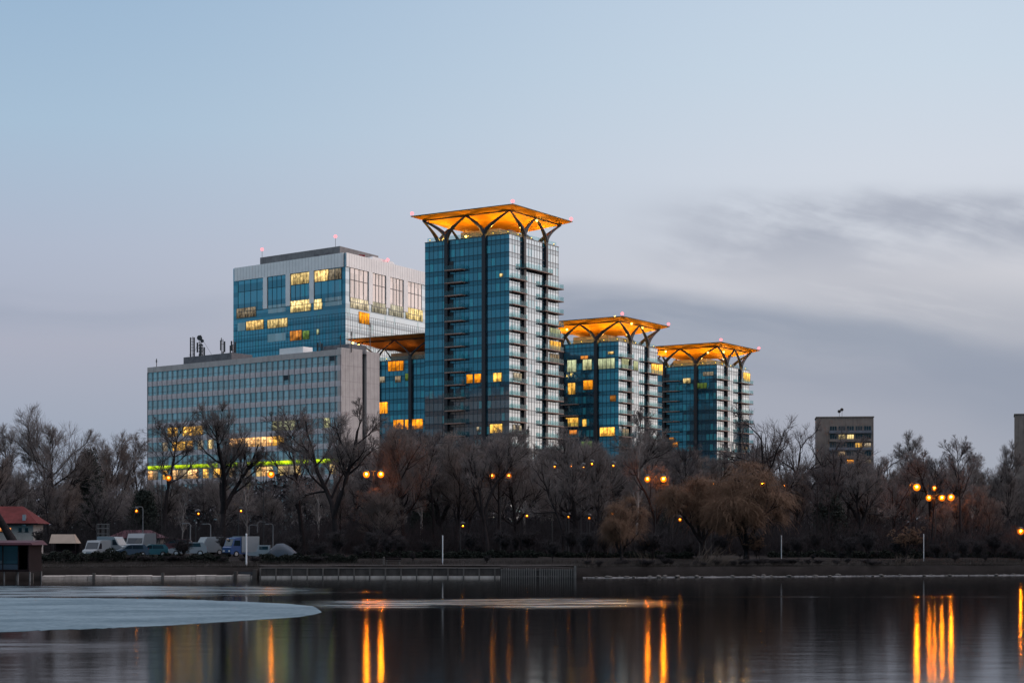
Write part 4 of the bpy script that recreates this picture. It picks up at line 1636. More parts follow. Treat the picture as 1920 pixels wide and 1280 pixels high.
make_tree('birch', 9, H=16, r=.20, trunk=.86, nl=14, limb_ang=.6, limb_len=.22, t0=.3, m2=6, m3=7, m4=7, bark='bark_pale', trop=.10, twig='twig_grey')
make_tree('willow', 15, H=12, r=.38, trunk=.16, forks=5, nl=8, limb_ang=.75, m2=6, m3=6, m4=7, willow=True, twig='twig_willow', bark='bark_dark', twr=.013)
make_tree('willow_b', 55, H=12, r=.36, trunk=.22, forks=4, nl=8, limb_ang=.6, m2=6, m3=7, m4=7, willow=True, twig='twig_willow', bark='bark_dark', twr=.013)
make_tree('lean', 17, H=13, r=.50, trunk=.60, nl=10, limb_ang=.8, limb_len=.48, t0=.45, lean=-.55, m2=8, m3=8, m4=7, twig='twig_brown')
make_tree('shrub', 19, H=4.5, r=.05, trunk=.22, forks=8, nl=6, limb_ang=.55, m2=6, m3=5, m4=4, twig='shrub_twig', bark='bark_dark', twr=.009, l4=.95)
make_tree('shrub_gold', 31, H=4.5, r=.06, trunk=.25, forks=8, nl=6, limb_ang=.8, m2=5, m3=5, m4=3, twig='twig_willow', bark='bark_dark', twr=.011)


def place(key, px, ytop, D, label, group=None, wide=1.0, rz=None, tilt=0.0, name='bare_tree', cat='tree', zoff=0.0):
    p = PROTO[key]
    x_ = wx(px, D)
    z0 = gz(x_, D) - .1 + zoff
    H = wz(ytop, D) - z0
    s = H / p['H']
    o = thing(name, label, cat, (x_, D, z0), group)
    o.scale = (s * wide, s * wide, s)
    o.rotation_euler = (0, tilt, rz if rz is not None else random.uniform(0, 6.28))
    for nm, me in (('trunk', p['mt']), ('crown', p['mc'])):
        c_ = bpy.data.objects.new(nm, me)
        COL.objects.link(c_)
        c_.parent = o
    return o


for px, yt, D in ((1792, 925, 248), (1822, 905, 249), (1850, 930, 246), (1762, 940, 241), (703, 900, 231), (722, 918, 229)):
    place('broad_b', px, yt, D, 'bare tree lit orange by a street lamp', 'bare trees glowing in lamp light', wide=1.1)
# the trees one can tell apart, left to right
place('lean', 38, 800, 226, 'thick dark trunk leaning left in front of the red-roofed house', rz=0.0, wide=1.0)
place('broad', 105, 750, 262, 'tall spreading bare tree, highest of those left of the grey slab block', rz=.4, wide=.9)
place('slim', 12, 790, 280, 'thin-branched bare tree at the left edge above the red roof', wide=1.1)
place('broad_b', 206, 802, 300, 'rounded bare tree between the evergreen and the grey slab block', wide=.8)
place('slim', 257, 808, 310, 'narrow bare tree touching the left corner of the grey slab block', wide=1.2)
place('fork', 412, 752, 232, 'heavy dark forked tree standing beside the white vans and blue truck', rz=2.2, wide=.95)
place('slim_b', 305, 770, 270, 'spindly bare tree in front of the left end of the grey slab block', wide=1.5)
place('slim_b', 567, 755, 236, 'straight slender tree right of the tarpaulin-covered boat', rz=1.0, wide=1.25)
place('fork_b', 632, 742, 228, 'wide V-forked dark tree in front of the end wall of the slab block', rz=.3, wide=1.15)
place('broad_b', 760, 785, 240, 'crooked dark tree below the half-hidden glass tower', rz=2.0, wide=.9)
place('slim', 838, 822, 262, 'bare tree before the left edge of the tallest tower', wide=1.0)
place('fork', 915, 800, 232, 'knobbly forked tree below the tallest tower beside two orange lamps', rz=4.0, wide=.72)
place('birch', 985, 792, 255, 'pale-stemmed birch before the bright side of the tallest tower', wide=.9)
place('fork_b', 1052, 838, 226, 'dark tree with trunk slanting right before the tallest tower and second tower', rz=1.3, wide=.8, tilt=R(8))
place('birch', 1193, 758, 246, 'pale birch rising in front of the second gold-canopied tower', wide=.9)
place('fork', 1222, 835, 230, 'V-shaped dark tree between the two brown willows', rz=.9, wide=.62)
place('slim_b', 1283, 822, 250, 'slender dark tree before the gap between second and third tower', wide=.9)
place('gnarled', 1437, 752, 250, 'tall gnarled tree right of the last glass tower', rz=.2, wide=.85)
place('gnarled', 1492, 782, 262, 'crooked tall tree between the last glass tower and the concrete block', rz=2.6, wide=.75)
place('gnarled', 1560, 790, 258, 'gnarled tree whose branches cross the concrete apartment block', rz=4.2, wide=.9)
place('fork_b', 1618, 838, 232, 'low dark tree with a long limb slanting right, below the concrete block', rz=5.0, wide=.9)
place('slim', 1710, 803, 262, 'tall upright tree just above the brightest street lamp on the right', rz=1.2, wide=1.05)
place('slim_b', 1746, 846, 236, 'thin dark trunk between the street lamps on the right', wide=.9)
place('slim_b', 1800, 810, 240, 'tall lone bare tree with a bending trunk right of the street lamps', rz=.5, wide=1.0, tilt=R(4))
place('slim', 1893, 822, 290, 'bare tree before the dark tower at the right edge', wide=1.0)
place('willow', 1166, 912, 210, 'small drooping orange-brown willow at the water edge', name='willow_tree', wide=1.05, rz=1.0)
place('willow', 1398, 838, 219, 'largest drooping orange-brown willow, below the last glass tower', name='willow_tree', wide=1.35, rz=2.5)
place('willow_b', 1325, 880, 224, 'lower brown willow just left of the largest willow', name='willow_tree', wide=1.25, rz=4.0)
place('shrub_gold', 1700, 985, 222, 'orange-brown bush by the white pole on the right bank', name='bush', cat='bush', wide=1.3)
place('shrub_gold', 1425, 1000, 218, 'orange-brown bush at the foot of the largest willow', name='bush', cat='bush', wide=1.2)
place('shrub', 1100, 1000, 222, 'grey-brown bush left of the small willow', name='bush', cat='bush', wide=1.3)
place('shrub', 700, 1010, 219, 'grey-brown bush left of the park bench', name='bush', cat='bush', wide=1.3)

# filler trees of the wood: nothing tells them apart
gname = 'bare trees massed in the wood behind the shore'
glabel = 'bare grey-brown tree massed in the wood behind the shore'
rt = random.Random(21)
fill = []
# (x range, top range, count, D range)
for x0, x1, ya, yb, n, d0, d1 in ((-60, 280, 880, 945, 17, 245, 330), (280, 640, 900, 955, 18, 240, 330), (640, 720, 850, 900, 5, 240, 330), (690, 1060, 828, 890, 24, 235, 330),
                                  (1050, 1260, 830, 890, 13, 240, 330), (1250, 1440, 862, 910, 12, 240, 330), (1440, 1690, 872, 925, 18, 240, 345),
                                  (1660, 1960, 880, 925, 20, 250, 350)):
    for i in range(n):
        px = x0 + (x1 - x0) * (i + rt.random()) / n
        D = rt.uniform(d0, d1)
        fill.append((px, rt.uniform(ya - 38, yb - 30), D))
keys = ['broad', 'broad_b', 'slim', 'slim_b', 'broad', 'fork', 'fork_b', 'slim', 'broad', 'gnarled', 'broad_b', 'slim_b', 'birch']
for px, yt, D in fill:
    place(rt.choice(keys), px, yt, D, glabel, gname, wide=rt.uniform(.85, 1.25))
for i in range(90):
    px = -30 + 2000 * (i + rt.random()) / 90
    D = rt.uniform(207, 236)
    if 90 < px < 320 or (px < 560 and i % 2):
        continue
    place('shrub', px, HY + 38 - (rt.uniform(8, 24) if i % 3 == 0 else rt.uniform(28, 66)), max(D, shore(wx(px, D)) + (7.5 if i % 3 == 0 else 12)), 'grey-brown leafless shrub in the undergrowth along the bank', 'shrubs in the undergrowth along the bank', name='shrub', cat='shrub', wide=rt.uniform(1.0, 1.6))


# leafy masses: small leaf-sized faces
def leaves(n, sampler, size, g):
    c_ = sampler(n, g)
    a = norm(g.normal(0, 1, (n, 3)))
    b = norm(np.cross(a, g.normal(0, 1, (n, 3))))
    s = g.uniform(.5, 1.2, (n, 1)) * size
    V = np.stack([c_ - a * s - b * s * .5, c_ + a * s - b * s * .5, c_ + a * s + b * s * .5, c_ - a * s + b * s * .5], 1).reshape(-1, 3)
    Q = np.arange(n * 4).reshape(-1, 4)
    return V, Q


def evergreen(label, px, ytop, D, w_m, seed):
    g = np.random.default_rng(seed)
    x_ = wx(px, D)
    z0 = gz(x_, D)
    H = wz(ytop, D) - z0
    o = thing('evergreen_tree', label, 'tree', (x_, D, z0))
    nb = 150
    zz = g.uniform(.12, 1.0, nb) ** .9
    rr = (1 - zz ** 1.6) * w_m * g.uniform(.55, 1.1, nb) + .25
    ph = g.uniform(0, 6.28, nb)
    cen = np.stack([rr * np.cos(ph) * .75, rr * np.sin(ph) * .75, zz * H], 1)

    def smp(n, g):
        i = g.integers(0, nb, n)
        return cen[i] + g.normal(0, 1, (n, 3)) * np.array([.42, .42, .38])
    me = np_mesh('crown', [leaves(15000, smp, .13, g)], 'evergreen_leaf', False)
    c_ = bpy.data.objects.new('crown', me)
    COL.objects.link(c_)
    c_.parent = o
    mb = MB()
    mb.tube([(x_, D, z0 - .1), (x_ + .1, D, z0 + H * .5), (x_, D, z0 + H * .93)], [.25, .16, .04], 8)
    part('trunk', mb, 'bark_dark', o)
    return o


evergreen('dark rounded evergreen left of the grey slab block', 166, 850, 268, 3.2, 41)
evergreen('dark bushy evergreen below the concrete apartment block', 1556, 925, 250, 2.8, 42)
evergreen('dark low evergreen behind the vans', 270, 925, 265, 3.0, 43)
evergreen('dark low evergreen behind the quay wall, left of its pickets', 800, 945, 262, 3.6, 44)
evergreen('dark low evergreen between the two brown willows', 1262, 962, 252, 2.6, 45)


def hedge(label, px0, px1, D, ytop, seed, dens=330, depth=1.6):
    g = np.random.default_rng(seed)
    x0, x1 = wx(px0, D), wx(px1, D)
    z0 = gz((x0 + x1) / 2, D) - .1
    H = wz(ytop, D) - z0
    o = thing('hedge', label, 'hedge', ((x0 + x1) / 2, D, z0))
    L = x1 - x0
    n = int(dens * L)

    def smp(n, g):
        xx = g.uniform(-L / 2, L / 2, n)
        hh = H * (.82 + .12 * np.sin(xx * 1.7 + seed) + .1 * np.sin(xx * 4.1))
        return np.stack([xx, g.uniform(-depth / 2, depth / 2, n), hh * g.uniform(0, 1, n) ** .8], 1)
    me = np_mesh('foliage', [leaves(n, smp, .11, g)], 'hedge_leaf', False)
    c_ = bpy.data.objects.new('foliage', me)
    COL.objects.link(c_)
    c_.parent = o
    mb = MB()
    k = -L / 2 + .4
    while k < L / 2:
        mb.tube([(o.location.x + k, D, z0), (o.location.x + k + .1, D, z0 + H * .7)], [.05, .02], 5)
        k += .9
    part('stems', mb, 'bark_dark', o)


hedge('clipped dark hedge on the left bank below the white vans', 166, 236, 207, 1027, 51, 480)
hedge('dark hedge beside the wooden boathouse', 74, 166, 205, 1030, 52)
hedge('low ragged dark hedge below the white van and blue truck', 236, 428, 211, 1036, 53, 420)
hedge('ragged dark hedge below the tarpaulin-covered boat', 486, 670, 211, 1036, 54, 420)
hedge('long dark hedge behind the promenade by the park bench', 670, 1010, 222, 1030, 55)
hedge('dark hedge between the quay end and the largest willow', 1010, 1300, 224, 1033, 56)
hedge('dark hedge on the right bank between the white poles', 1440, 1730, 231, 1030, 57)
hedge('dark hedge at the far right of the bank', 1730, 1960, 236, 1034, 58)

# undergrowth: uncountable thin stems
g = np.random.default_rng(77)


def stems(n, pxr, dr, hr, g, r=.018):
    D = g.uniform(*dr, n)
    px = g.uniform(*pxr, n)
    X = (px - 960) / F * D
    keep = D > np.interp(X, SHX, SHY) + 10.5
    X, D = X[keep], D[keep]
    Z = np.interp(D - np.interp(X, SHX, SHY), GD, GZ) - .05
    n = len(X)
    H = g.uniform(*hr, n) * (.7 + .3 * np.sin(X * .35) * np.sin(D * .21))
    Q = np.zeros((n, 5, 3))
    Q[:, 0] = np.stack([X, D, Z], 1)
    cur = norm(np.stack([g.normal(0, .3, n), g.normal(0, .3, n), np.ones(n)], 1))
    for j in range(1, 5):
        cur = norm(cur + g.normal(0, .2, (n, 3)))
        Q[:, j] = Q[:, j - 1] + cur * (H / 4)[:, None]
    return Q


Q1 = np.concatenate([stems(40000, (560, 1980), (234, 300), (2.5, 7.5), g), stems(12000, (-80, 560), (244, 300), (2.5, 7.0), g)])
ch = [tubes(Q1, np.full(len(Q1), .022), .4, 3)]
K, RK, LK = grow_level(Q1[::2], np.full(len(Q1[::2]), .02), np.full(len(Q1[::2]), 3.0), 3, .3, .95, .6, .5, 4, .2, .05, .6, g)
ch.append(tubes(K, np.full(len(K), .014), .5, 3))
me = np_mesh('undergrowth', ch, 'thicket_twig')
o = bpy.data.objects.new('undergrowth', me)
COL.objects.link(o)
o['kind'] = 'stuff'
o['label'] = 'tangled leafless undergrowth between the tree trunks'
o['category'] = 'undergrowth'

# far wood that closes the gaps between the trunks
g = np.random.default_rng(78)


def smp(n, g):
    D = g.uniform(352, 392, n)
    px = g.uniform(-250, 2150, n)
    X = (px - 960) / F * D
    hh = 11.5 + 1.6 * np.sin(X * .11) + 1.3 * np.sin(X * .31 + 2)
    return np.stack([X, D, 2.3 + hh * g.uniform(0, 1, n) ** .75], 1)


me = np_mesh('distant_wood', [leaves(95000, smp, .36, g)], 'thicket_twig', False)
o = bpy.data.objects.new('distant_wood', me)
COL.objects.link(o)
o['kind'] = 'stuff'
o['label'] = 'dark far wood closing the view behind the trees'
o['category'] = 'wood'

# dry grass and reeds
g = np.random.default_rng(79)
n = 30000
X = g.uniform(-52, 64, n)
dd = np.where(g.random(n) < .45, g.uniform(6.5, 13, n), g.uniform(.45, 3.2, n))
Y = np.interp(X, SHX, SHY) + dd
keep = ~((X > qx0 - .5) & (X < qx1) & (dd < 3))
X, Y, dd = X[keep], Y[keep], dd[keep]
Z = np.interp(dd + .4, GD, GZ) - .05
n = len(X)
Qg = np.zeros((n, 3, 3))
Qg[:, 0] = np.stack([X, Y, Z], 1)
for j in (1, 2):
    Qg[:, j] = Qg[:, j - 1] + np.stack([g.normal(0, .07, n), g.normal(0, .05, n), g.uniform(.08, .30, n)], 1)
me = np_mesh('dry_grass', [tubes(Qg, np.full(n, .012), .3, 3)], 'grass_dry')
o = bpy.data.objects.new('dry_grass', me)
COL.objects.link(o)
o['kind'] = 'stuff'
o['label'] = 'short dry grass along the bank'
o['category'] = 'grass'


def reeds(label, px, D, n, h_, seed, lean=.25):
    g = np.random.default_rng(seed)
    x_ = wx(px, D)
    o = thing('reed_clump', label, 'reeds', (x_, D, gz(x_, D)))
    Qr = np.zeros((n, 5, 3))
    Qr[:, 0] = np.stack([g.normal(0, .6, n), g.normal(0, .25, n), np.full(n, -.15)], 1)
    cur = norm(np.stack([g.normal(lean, .28, n), g.normal(0, .2, n), np.ones(n)], 1))
    for j in range(1, 5):
        cur = norm(cur + np.stack([g.normal(lean * .3, .07, n), g.normal(0, .05, n), np.full(n, -.10)], 1))
        Qr[:, j] = Qr[:, j - 1] + cur * (g.uniform(.6, 1.1, n) * h_ / 4)[:, None]
    me = np_mesh('stalks', [tubes(Qr, np.full(n, .016), .4, 3)], 'reed')
    c_ = bpy.data.objects.new('stalks', me)
    COL.objects.link(c_)
    c_.parent = o


reeds('pale dry reeds leaning right at the foot of the largest willow', 1318, 206.5, 46, 3.2, 61, .35)
reeds('arching dry reeds close left of the largest willow trunk', 1348, 207, 52, 2.6, 62, .55)
reeds('sparse dry reeds at the water beside the small willow', 1205, 204, 22, 2.2, 63, -.2)
reeds('few dry reeds right of the quay end', 1105, 202.5, 16, 1.7, 64, .1)
reeds('dry reeds below the bush by the white pole on the right', 1690, 213.5, 36, 1.8, 65, .1)


# low brush and stones along the waterline
rb = random.Random(77)
for i in range(64):
    px = 1090 + 860 * (i + rb.random()) / 64 if i < 46 else 110 + 500 * (i - 46 + rb.random()) / 18
    x_ = wx(px, 206)
    D = shore(x_) + rb.uniform(1.0, 5.0)
    x_ = wx(px, D)
    D = shore(x_) + (rb.uniform(.7, 4.5) if i < 46 else rb.uniform(9, 14))
    z0 = gz(x_, D)
    ytop = HY - (z0 + rb.uniform(.3, 1.0) - CH) / D * F
    place('shrub', px, ytop, D, 'low leafless brush at the water edge', 'low brush along the water edge', name='brush', cat='brush', wide=rb.uniform(1.8, 4.0))
stone0 = None
for i in range(70):
    xx = 7.6 + 54 * (i + rb.random()) / 70
    yy = shore(xx) - rb.uniform(-.5, .9)
    if stone0 is None:
        mb = MB()
        mb.sphere((0, 0, 0), .2, 9, 7, .65)
        mb.v = [(a * (1 + .22 * math.sin(7 * b + 3 * c)), b * (1 + .2 * math.sin(9 * a + 1)), c * (1 + .2 * math.sin(8 * a + 5 * b))) for a, b, c in mb.v]
        st0 = part('stone', mb, 'quay_light', None)
        stone0 = tag(st0, 'grey stone lying at the waterline of the right bank', 'stone', 'stones at the waterline')
        o = st0
    else:
        o = copy_thing(stone0)
    k = rb.uniform(.5, 1.7)
    o.location = (xx, yy, .03 + .05 * k)
    o.scale = (k * rb.uniform(.8, 1.5), k, k * rb.uniform(.5, 1.0))
    o.rotation_euler = (0, 0, rb.uniform(0, 6.28))


# ------------------------------------------------------------------ street lamps
def bulb(x_, D, zt, rad, mat, hd):
    mb = MB()
    mb.sphere((x_, D, zt), rad * .5, 12, 8)
    part('bulb', mb, mat, hd)
    gm = {'sodium_bright': 'halo_bright', 'sodium_mid': 'halo_mid', 'sodium_soft': 'halo_mid', 'sodium_small': 'halo_small'}.get(mat)
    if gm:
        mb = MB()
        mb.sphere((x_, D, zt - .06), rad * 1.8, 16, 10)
        part('halo_globe', mb, gm, hd, smooth=True)  # glow shell added round the bulb as its halo


def lamp(px, py, D, mat, label, rad=.27, group='lit orange street lamps', side=1, pole='pole_dark', arm=.9):
    x_, zt = wx(px, D), wz(py, D)
    xp = x_ - side * arm
    z0 = gz(xp, D)
    o = thing('street_lamp', label, 'street lamp', (xp, D, z0), group)
    mb = MB()
    mb.tube([(xp, D, z0 - .2), (xp, D, z0 + 1), (xp, D, zt + .2)], [.085, .06, .04], 8)
    part('pole', mb, pole, o)
    mb = MB()
    mb.tube(curve3((xp, D, zt + .15), (xp + side * .1, D, zt + .62), (x_ + side * .1, D, zt + .42), 7), .045, 6)
    part('arm', mb, pole, o)
    mb = MB()
    mb.tube([(x_, D, zt + .26), (x_, D, zt + .40), (x_, D, zt + .5)], [.30, .26, .08], 10)
    hd = part('lamp_head', mb, pole, o)
    bulb(x_, D, zt, rad, mat, hd)
    return o


def double_lamp(pxa, pxb, py, D, mats, label, rad=.27):
    xa, xb, zt = wx(pxa, D), wx(pxb, D), wz(py, D)
    xp = (xa + xb) / 2
    z0 = gz(xp, D)
    o = thing('street_lamp', label, 'street lamp', (xp, D, z0), 'lit orange street lamps')
    mb = MB()
    mb.tube([(xp, D, z0 - .2), (xp, D, z0 + 1), (xp, D, zt + .2)], [.085, .06, .04], 8)
    part('pole', mb, 'pole_dark', o)
    for x_, mt in ((xa, mats[0]), (xb, mats[1])):
        mb = MB()
        mb.tube(curve3((xp, D, zt + .15), (xp + (x_ - xp) * .1, D, zt + .6), (x_, D, zt + .42), 7), .045, 6)
        part('arm', mb, 'pole_dark', o)
        mb = MB()
        mb.tube([(x_, D, zt + .26), (x_, D, zt + .40), (x_, D, zt + .5)], [.30, .26, .08], 10)
        hd = part('lamp_head', mb, 'pole_dark', o)
        bulb(x_, D, zt, rad, mt, hd)


double_lamp(687, 714, 888, 233, ('sodium_bright', 'sodium_bright'), 'double-armed orange street lamp by the end wall of the slab block', .24)
double_lamp(923, 954, 891, 234, ('sodium_small', 'sodium_small'), 'double-armed faint street lamp below the tallest tower', .2)
double_lamp(1214, 1244, 897, 227, ('sodium_mid', 'sodium_bright'), 'double-armed street lamp below the second tower', .21)
double_lamp(1742, 1766, 932, 236, ('sodium_mid', 'sodium_mid'), 'double-armed lamp between the two brightest right-hand street lamps', .24)
lamp(508, 888, 236, 'sodium_soft', 'single orange street lamp before the green strip of the slab block', .25)
lamp(316, 895, 250, 'sodium_small', 'small orange street lamp at the left foot of the slab block', .22)
lamp(1430, 906, 236, 'sodium_mid', 'single street lamp between the largest willow and the gnarled trees', .2)
lamp(1470, 911, 262, 'sodium_small', 'faint street lamp half hidden behind the gnarled tree', .2)
lamp(1719, 912, 241, 'sodium_bright', 'brightest street lamp on the right, left of the double-armed one', .27)
lamp(1752, 914, 243, 'sodium_mid', 'small high street lamp above the double-armed lamp on the right', .2)
lamp(1783, 931, 245, 'sodium_bright', 'bright street lamp right of the double-armed one', .26)
lamp(1914, 995, 238, 'sodium_mid', 'low orange lamp at the right edge of the picture', .24, arm=.5)
lamp(156, 899, 275, 'sodium_small', 'tiny lamp in front of the dark evergreen', .13)
lamp(256, 957, 262, 'sodium_small', 'tiny low yellow lamp behind the white vans', .13)
lamp(1275, 973, 236, 'sodium_small', 'tiny low yellow lamp between the brown willows', .13)
lamp(988, 966, 262, 'sodium_small', 'tiny low lamp by the pale birch trunk', .12)
lamp(926, 968, 262, 'garden_lamp', 'tiny white lamp in the wood below the tallest tower', .12)
for px, py in ((1040, 874), (1071, 873), (1094, 875), (1110, 869), (1150, 872), (1316, 906), (1327, 908), (1338, 907), (1066, 968), (1105, 970), (1148, 962), (372, 962), (452, 957), (868, 985)):  # added lamps in place of lit windows and lights behind the trees
    lamp(px, py, 232, 'sodium_small', 'tiny added lamp standing in for a light behind the bare crowns', .085, 'added lamps standing in for lights behind the crowns', arm=.3)
lamp(1640, 1000, 300, 'sodium_mid', 'lamp over the road glimpsed through the trees below the concrete block', .18)
lamp(1850, 985, 300, 'sodium_mid', 'lamp over the road glimpsed at the far right between trunks', .18)


def unlit(px, py, D, side, label):
    x_, zt = wx(px, D), wz(py, D)
    z0 = gz(x_, D)
    o = thing('street_lamp', label, 'street lamp', (x_, D, z0), 'unlit lamp posts at the car park')
    mb = MB()
    mb.tube([(x_, D, z0 - .1), (x_, D, zt - .2)], [.085, .06], 8)
    part('pole', mb, 'pole_grey', o)
    mb = MB()
    mb.tube(curve3((x_, D, zt - .25), (x_, D, zt + .1), (x_ + side * .55, D, zt + .02), 6), .045, 6)
    mb.box(x_ + side * .75 - .22, x_ + side * .75 + .22, D - .1, D + .1, zt - .04, zt + .07)
    part('lamp_head', mb, 'pole_grey', o)


unlit(357, 981, 226, -1, 'thin unlit lamp post rising behind the white estate car')
unlit(395, 982, 228, -1, 'thin unlit lamp post rising behind the white panel van')
unlit(467, 984, 238, 1, 'unlit lamp post right behind the blue truck')
unlit(483, 978, 240, 1, 'unlit lamp post above the white boat cabin, taller of the two')
unlit(512, 982, 232, -1, 'unlit lamp post rising behind the tarpaulin-covered boat')
unlit(268, 950, 240, -1, 'tall thin unlit lamp post left of the white estate car')


def marker(px, y0, y1, D, r_, label):
    x_ = wx(px, D)
    o = thing('marker_pole', label, 'pole', (x_, D, wz(y1, D)), 'white poles along the bank')
    mb = MB()
    mb.tube([(x_, D, min(wz(y1, D), gz(x_, D))), (x_, D, wz(y0, D))], r_, 10)
    part('shaft', mb, 'white_paint', o)
    mb = MB()
    mb.sphere((x_, D, wz(y0, D)), r_ * 1.35, 10, 6, .6)
    part('cap', mb, 'white_paint', o)


marker(462, 1001, 1056, 203, .085, 'thick white pole in front of the blue and white truck')
marker(830, 1004, 1052, 208, .055, 'white pole behind the middle of the quay wall')
marker(1465, 1004, 1050, 221, .06, 'white pole right of the largest willow')
marker(1732, 1001, 1042, 226, .045, 'thin white pole beside the orange-brown bush')


# ------------------------------------------------------------------ vehicles (local: x forward, y width)
def vehicle(name, label, cat, px, D, rz, L, Wd, prof, glass_sides, mat, wr=.33, wheels=(.18, .80), wind=None, group=None, zoff=0.0, extra=None):
    x_ = wx(px, D)
    z0 = gz(x_, D) + zoff
    o = thing(name, label, cat, (0, 0, 0), group)
    mb = MB()
    mb.prism([(a * L - L / 2, -Wd / 2, b) for a, b in prof], None, (0, Wd, 0))
    part('body', mb, mat, o)
    for sgn in (-1, 1):
        for poly in glass_sides:
            mb = MB()
            yb = sgn * (Wd / 2 + .003)
            pts = [(a * L - L / 2, yb, b) for a, b in poly]
            mb.prism(pts if sgn < 0 else pts, None, (0, sgn * .02, 0))
            part('side_window', mb, 'small_glass', o)
    if wind:
        (a0, b0), (a1, b1) = wind
        mb = MB()
        dv = Vector((b1 - b0, 0, -(a1 - a0) * L)).normalized() * .02
        if dv.x < 0:
            dv = -dv
        p = [(a0 * L - L / 2 + dv.x, -Wd / 2 + .1, b0 + dv.z), (a0 * L - L / 2 + dv.x, Wd / 2 - .1, b0 + dv.z), (a1 * L - L / 2 + dv.x, Wd / 2 - .14, b1 + dv.z), (a1 * L - L / 2 + dv.x, -Wd / 2 + .14, b1 + dv.z)]
        mb.quad(p)
        part('windscreen', mb, 'small_glass', o)
    for a in wheels:
        for sgn in (-1, 1):
            mb = MB()
            cx, cy = a * L - L / 2, sgn * (Wd / 2 - .09)
            mb.tube([(cx, cy - .11, wr), (cx, cy + .11, wr)], wr, 16)
            wv = part('wheel', mb, 'rubber', o)
            mb = MB()
            mb.tube([(cx, cy + sgn * .112, wr), (cx, cy + sgn * .125, wr)], wr * .6, 12)
            part('rim', mb, 'rim_metal', wv)
    for sgn in (-1, 1):
        mb = MB()
        mb.box(L / 2 - .03, L / 2 + .012, sgn * (Wd / 2 - .32) - .16, sgn * (Wd / 2 - .32) + .16, .62, .80)
        part('headlight', mb, 'lens_clear', o)
        mb = MB()
        mb.box(-L / 2 - .012, -L / 2 + .03, sgn * (Wd / 2 - .14) - .08, sgn * (Wd / 2 - .14) + .08, .75, 1.05)
        part('tail_light', mb, 'lens_red', o)
    mb = MB()
    mb.box(L / 2 + .001, L / 2 + .09, -Wd / 2 + .06, Wd / 2 - .06, .3, .52)
    mb.box(-L / 2 - .09, -L / 2 - .001, -Wd / 2 + .06, Wd / 2 - .06, .3, .52)
    part('bumper', mb, 'rubber', o)
    if extra:
        extra(o, L, Wd)
    o.location = (x_, D, z0)
    o.rotation_euler = (0, 0, rz)
    return o


VAN = [(0, .32), (1.0, .32), (1.0, .78), (.97, .98), (.83, 1.12), (.70, 1.92), (.66, 2.12), (.04, 2.18), (0, 2.05)]
VANG = [[(.60, 1.15), (.795, 1.15), (.70, 1.80), (.60, 1.80)]]
BOXVAN = [(0, .35), (1.0, .35), (1.0, 1.0), (.93, 1.25), (.86, 2.0), (.80, 2.5), (.04, 2.56), (0, 2.45)]
CARP = [(0, .30), (1.0, .30), (1.0, .62), (.97, .78), (.76, .93), (.60, 1.40), (.52, 1.47), (.12, 1.47), (.02, 1.05), (0, .9)]
CARG = [[(.50, .98), (.72, .98), (.605, 1.36), (.50, 1.36)], [(.16, .98), (.48, .98), (.48, 1.37), (.18, 1.37)]]
vehicle('parked_van', 'white van nearest the boathouse, its roof above the clipped hedge', 'van', 181, 224, R(256), 4.0, 1.7, VAN, VANG, 'car_white', wind=((.83, 1.14), (.705, 1.88)), group='parked vans', zoff=-.25)
vehicle('parked_van', 'white van with sloping nose above the clipped hedge', 'van', 214, 228, R(-20), 3.6, 1.9, VAN, VANG, 'car_white', wind=((.83, 1.14), (.705, 1.88)), group='parked vans', zoff=.15)
vehicle('parked_van', 'tall white box van left of the white estate car', 'van', 264, 236, R(262), 5.4, 2.1, BOXVAN, [], 'car_white', wind=((.93, 1.3), (.865, 1.95)), group='parked vans', zoff=.1)
vehicle('parked_car', 'navy car with pale bonnet between the two hedges', 'car', 244, 219, R(205), 3.9, 1.7, CARP, CARG, 'car_navy', wind=((.75, .97), (.61, 1.38)), group='parked cars')
vehicle('parked_car', 'teal car behind the ragged hedge', 'car', 283, 222, R(200), 3.9, 1.7, CARP, CARG, 'car_teal', wind=((.75, .97), (.61, 1.38)), group='parked cars')
vehicle('parked_car', 'white estate car facing left beside the white panel van', 'car', 352, 221, R(190), 4.4, 1.75, [(a, b * 1.08) for a, b in CARP], [[(a, b * 1.08) for a, b in g_] for g_ in CARG], 'car_white', wind=((.75, 1.05), (.61, 1.49)), group='parked cars', zoff=.15)
vehicle('parked_van', 'white panel van with its back beside the heavy forked tree', 'van', 390, 228, R(215), 3.3, 1.9, VAN, [], 'car_white', wind=((.83, 1.14), (.705, 1.88)), group='parked vans', zoff=.15)
vehicle('parked_car', 'dark maroon car behind the white estate car', 'car', 330, 233, R(185), 4.2, 1.7, CARP, CARG, 'car_maroon', wind=((.75, .97), (.61, 1.38)), group='parked cars', zoff=.5)


def truck_box(o, L, Wd):
    mb = MB()
    mb.box(-L / 2 - .02, L * .12, -Wd / 2 - .12, Wd / 2 + .12, .55, 2.42)
    part('cargo_box', mb, 'car_white', o)
    mb = MB()
    mb.box(-L / 2 - .06, -L / 2 - .025, -.02, .02, .6, 2.35)
    part('rear_door_seam', mb, 'pole_grey', o)
    mb = MB()
    mb.tube([(L * .38, -Wd / 2 + .55, 2.02), (L * .44, -Wd / 2 + .55, 2.02)], .16, 12)
    part('roof_badge', mb, 'cream_cloth', o)


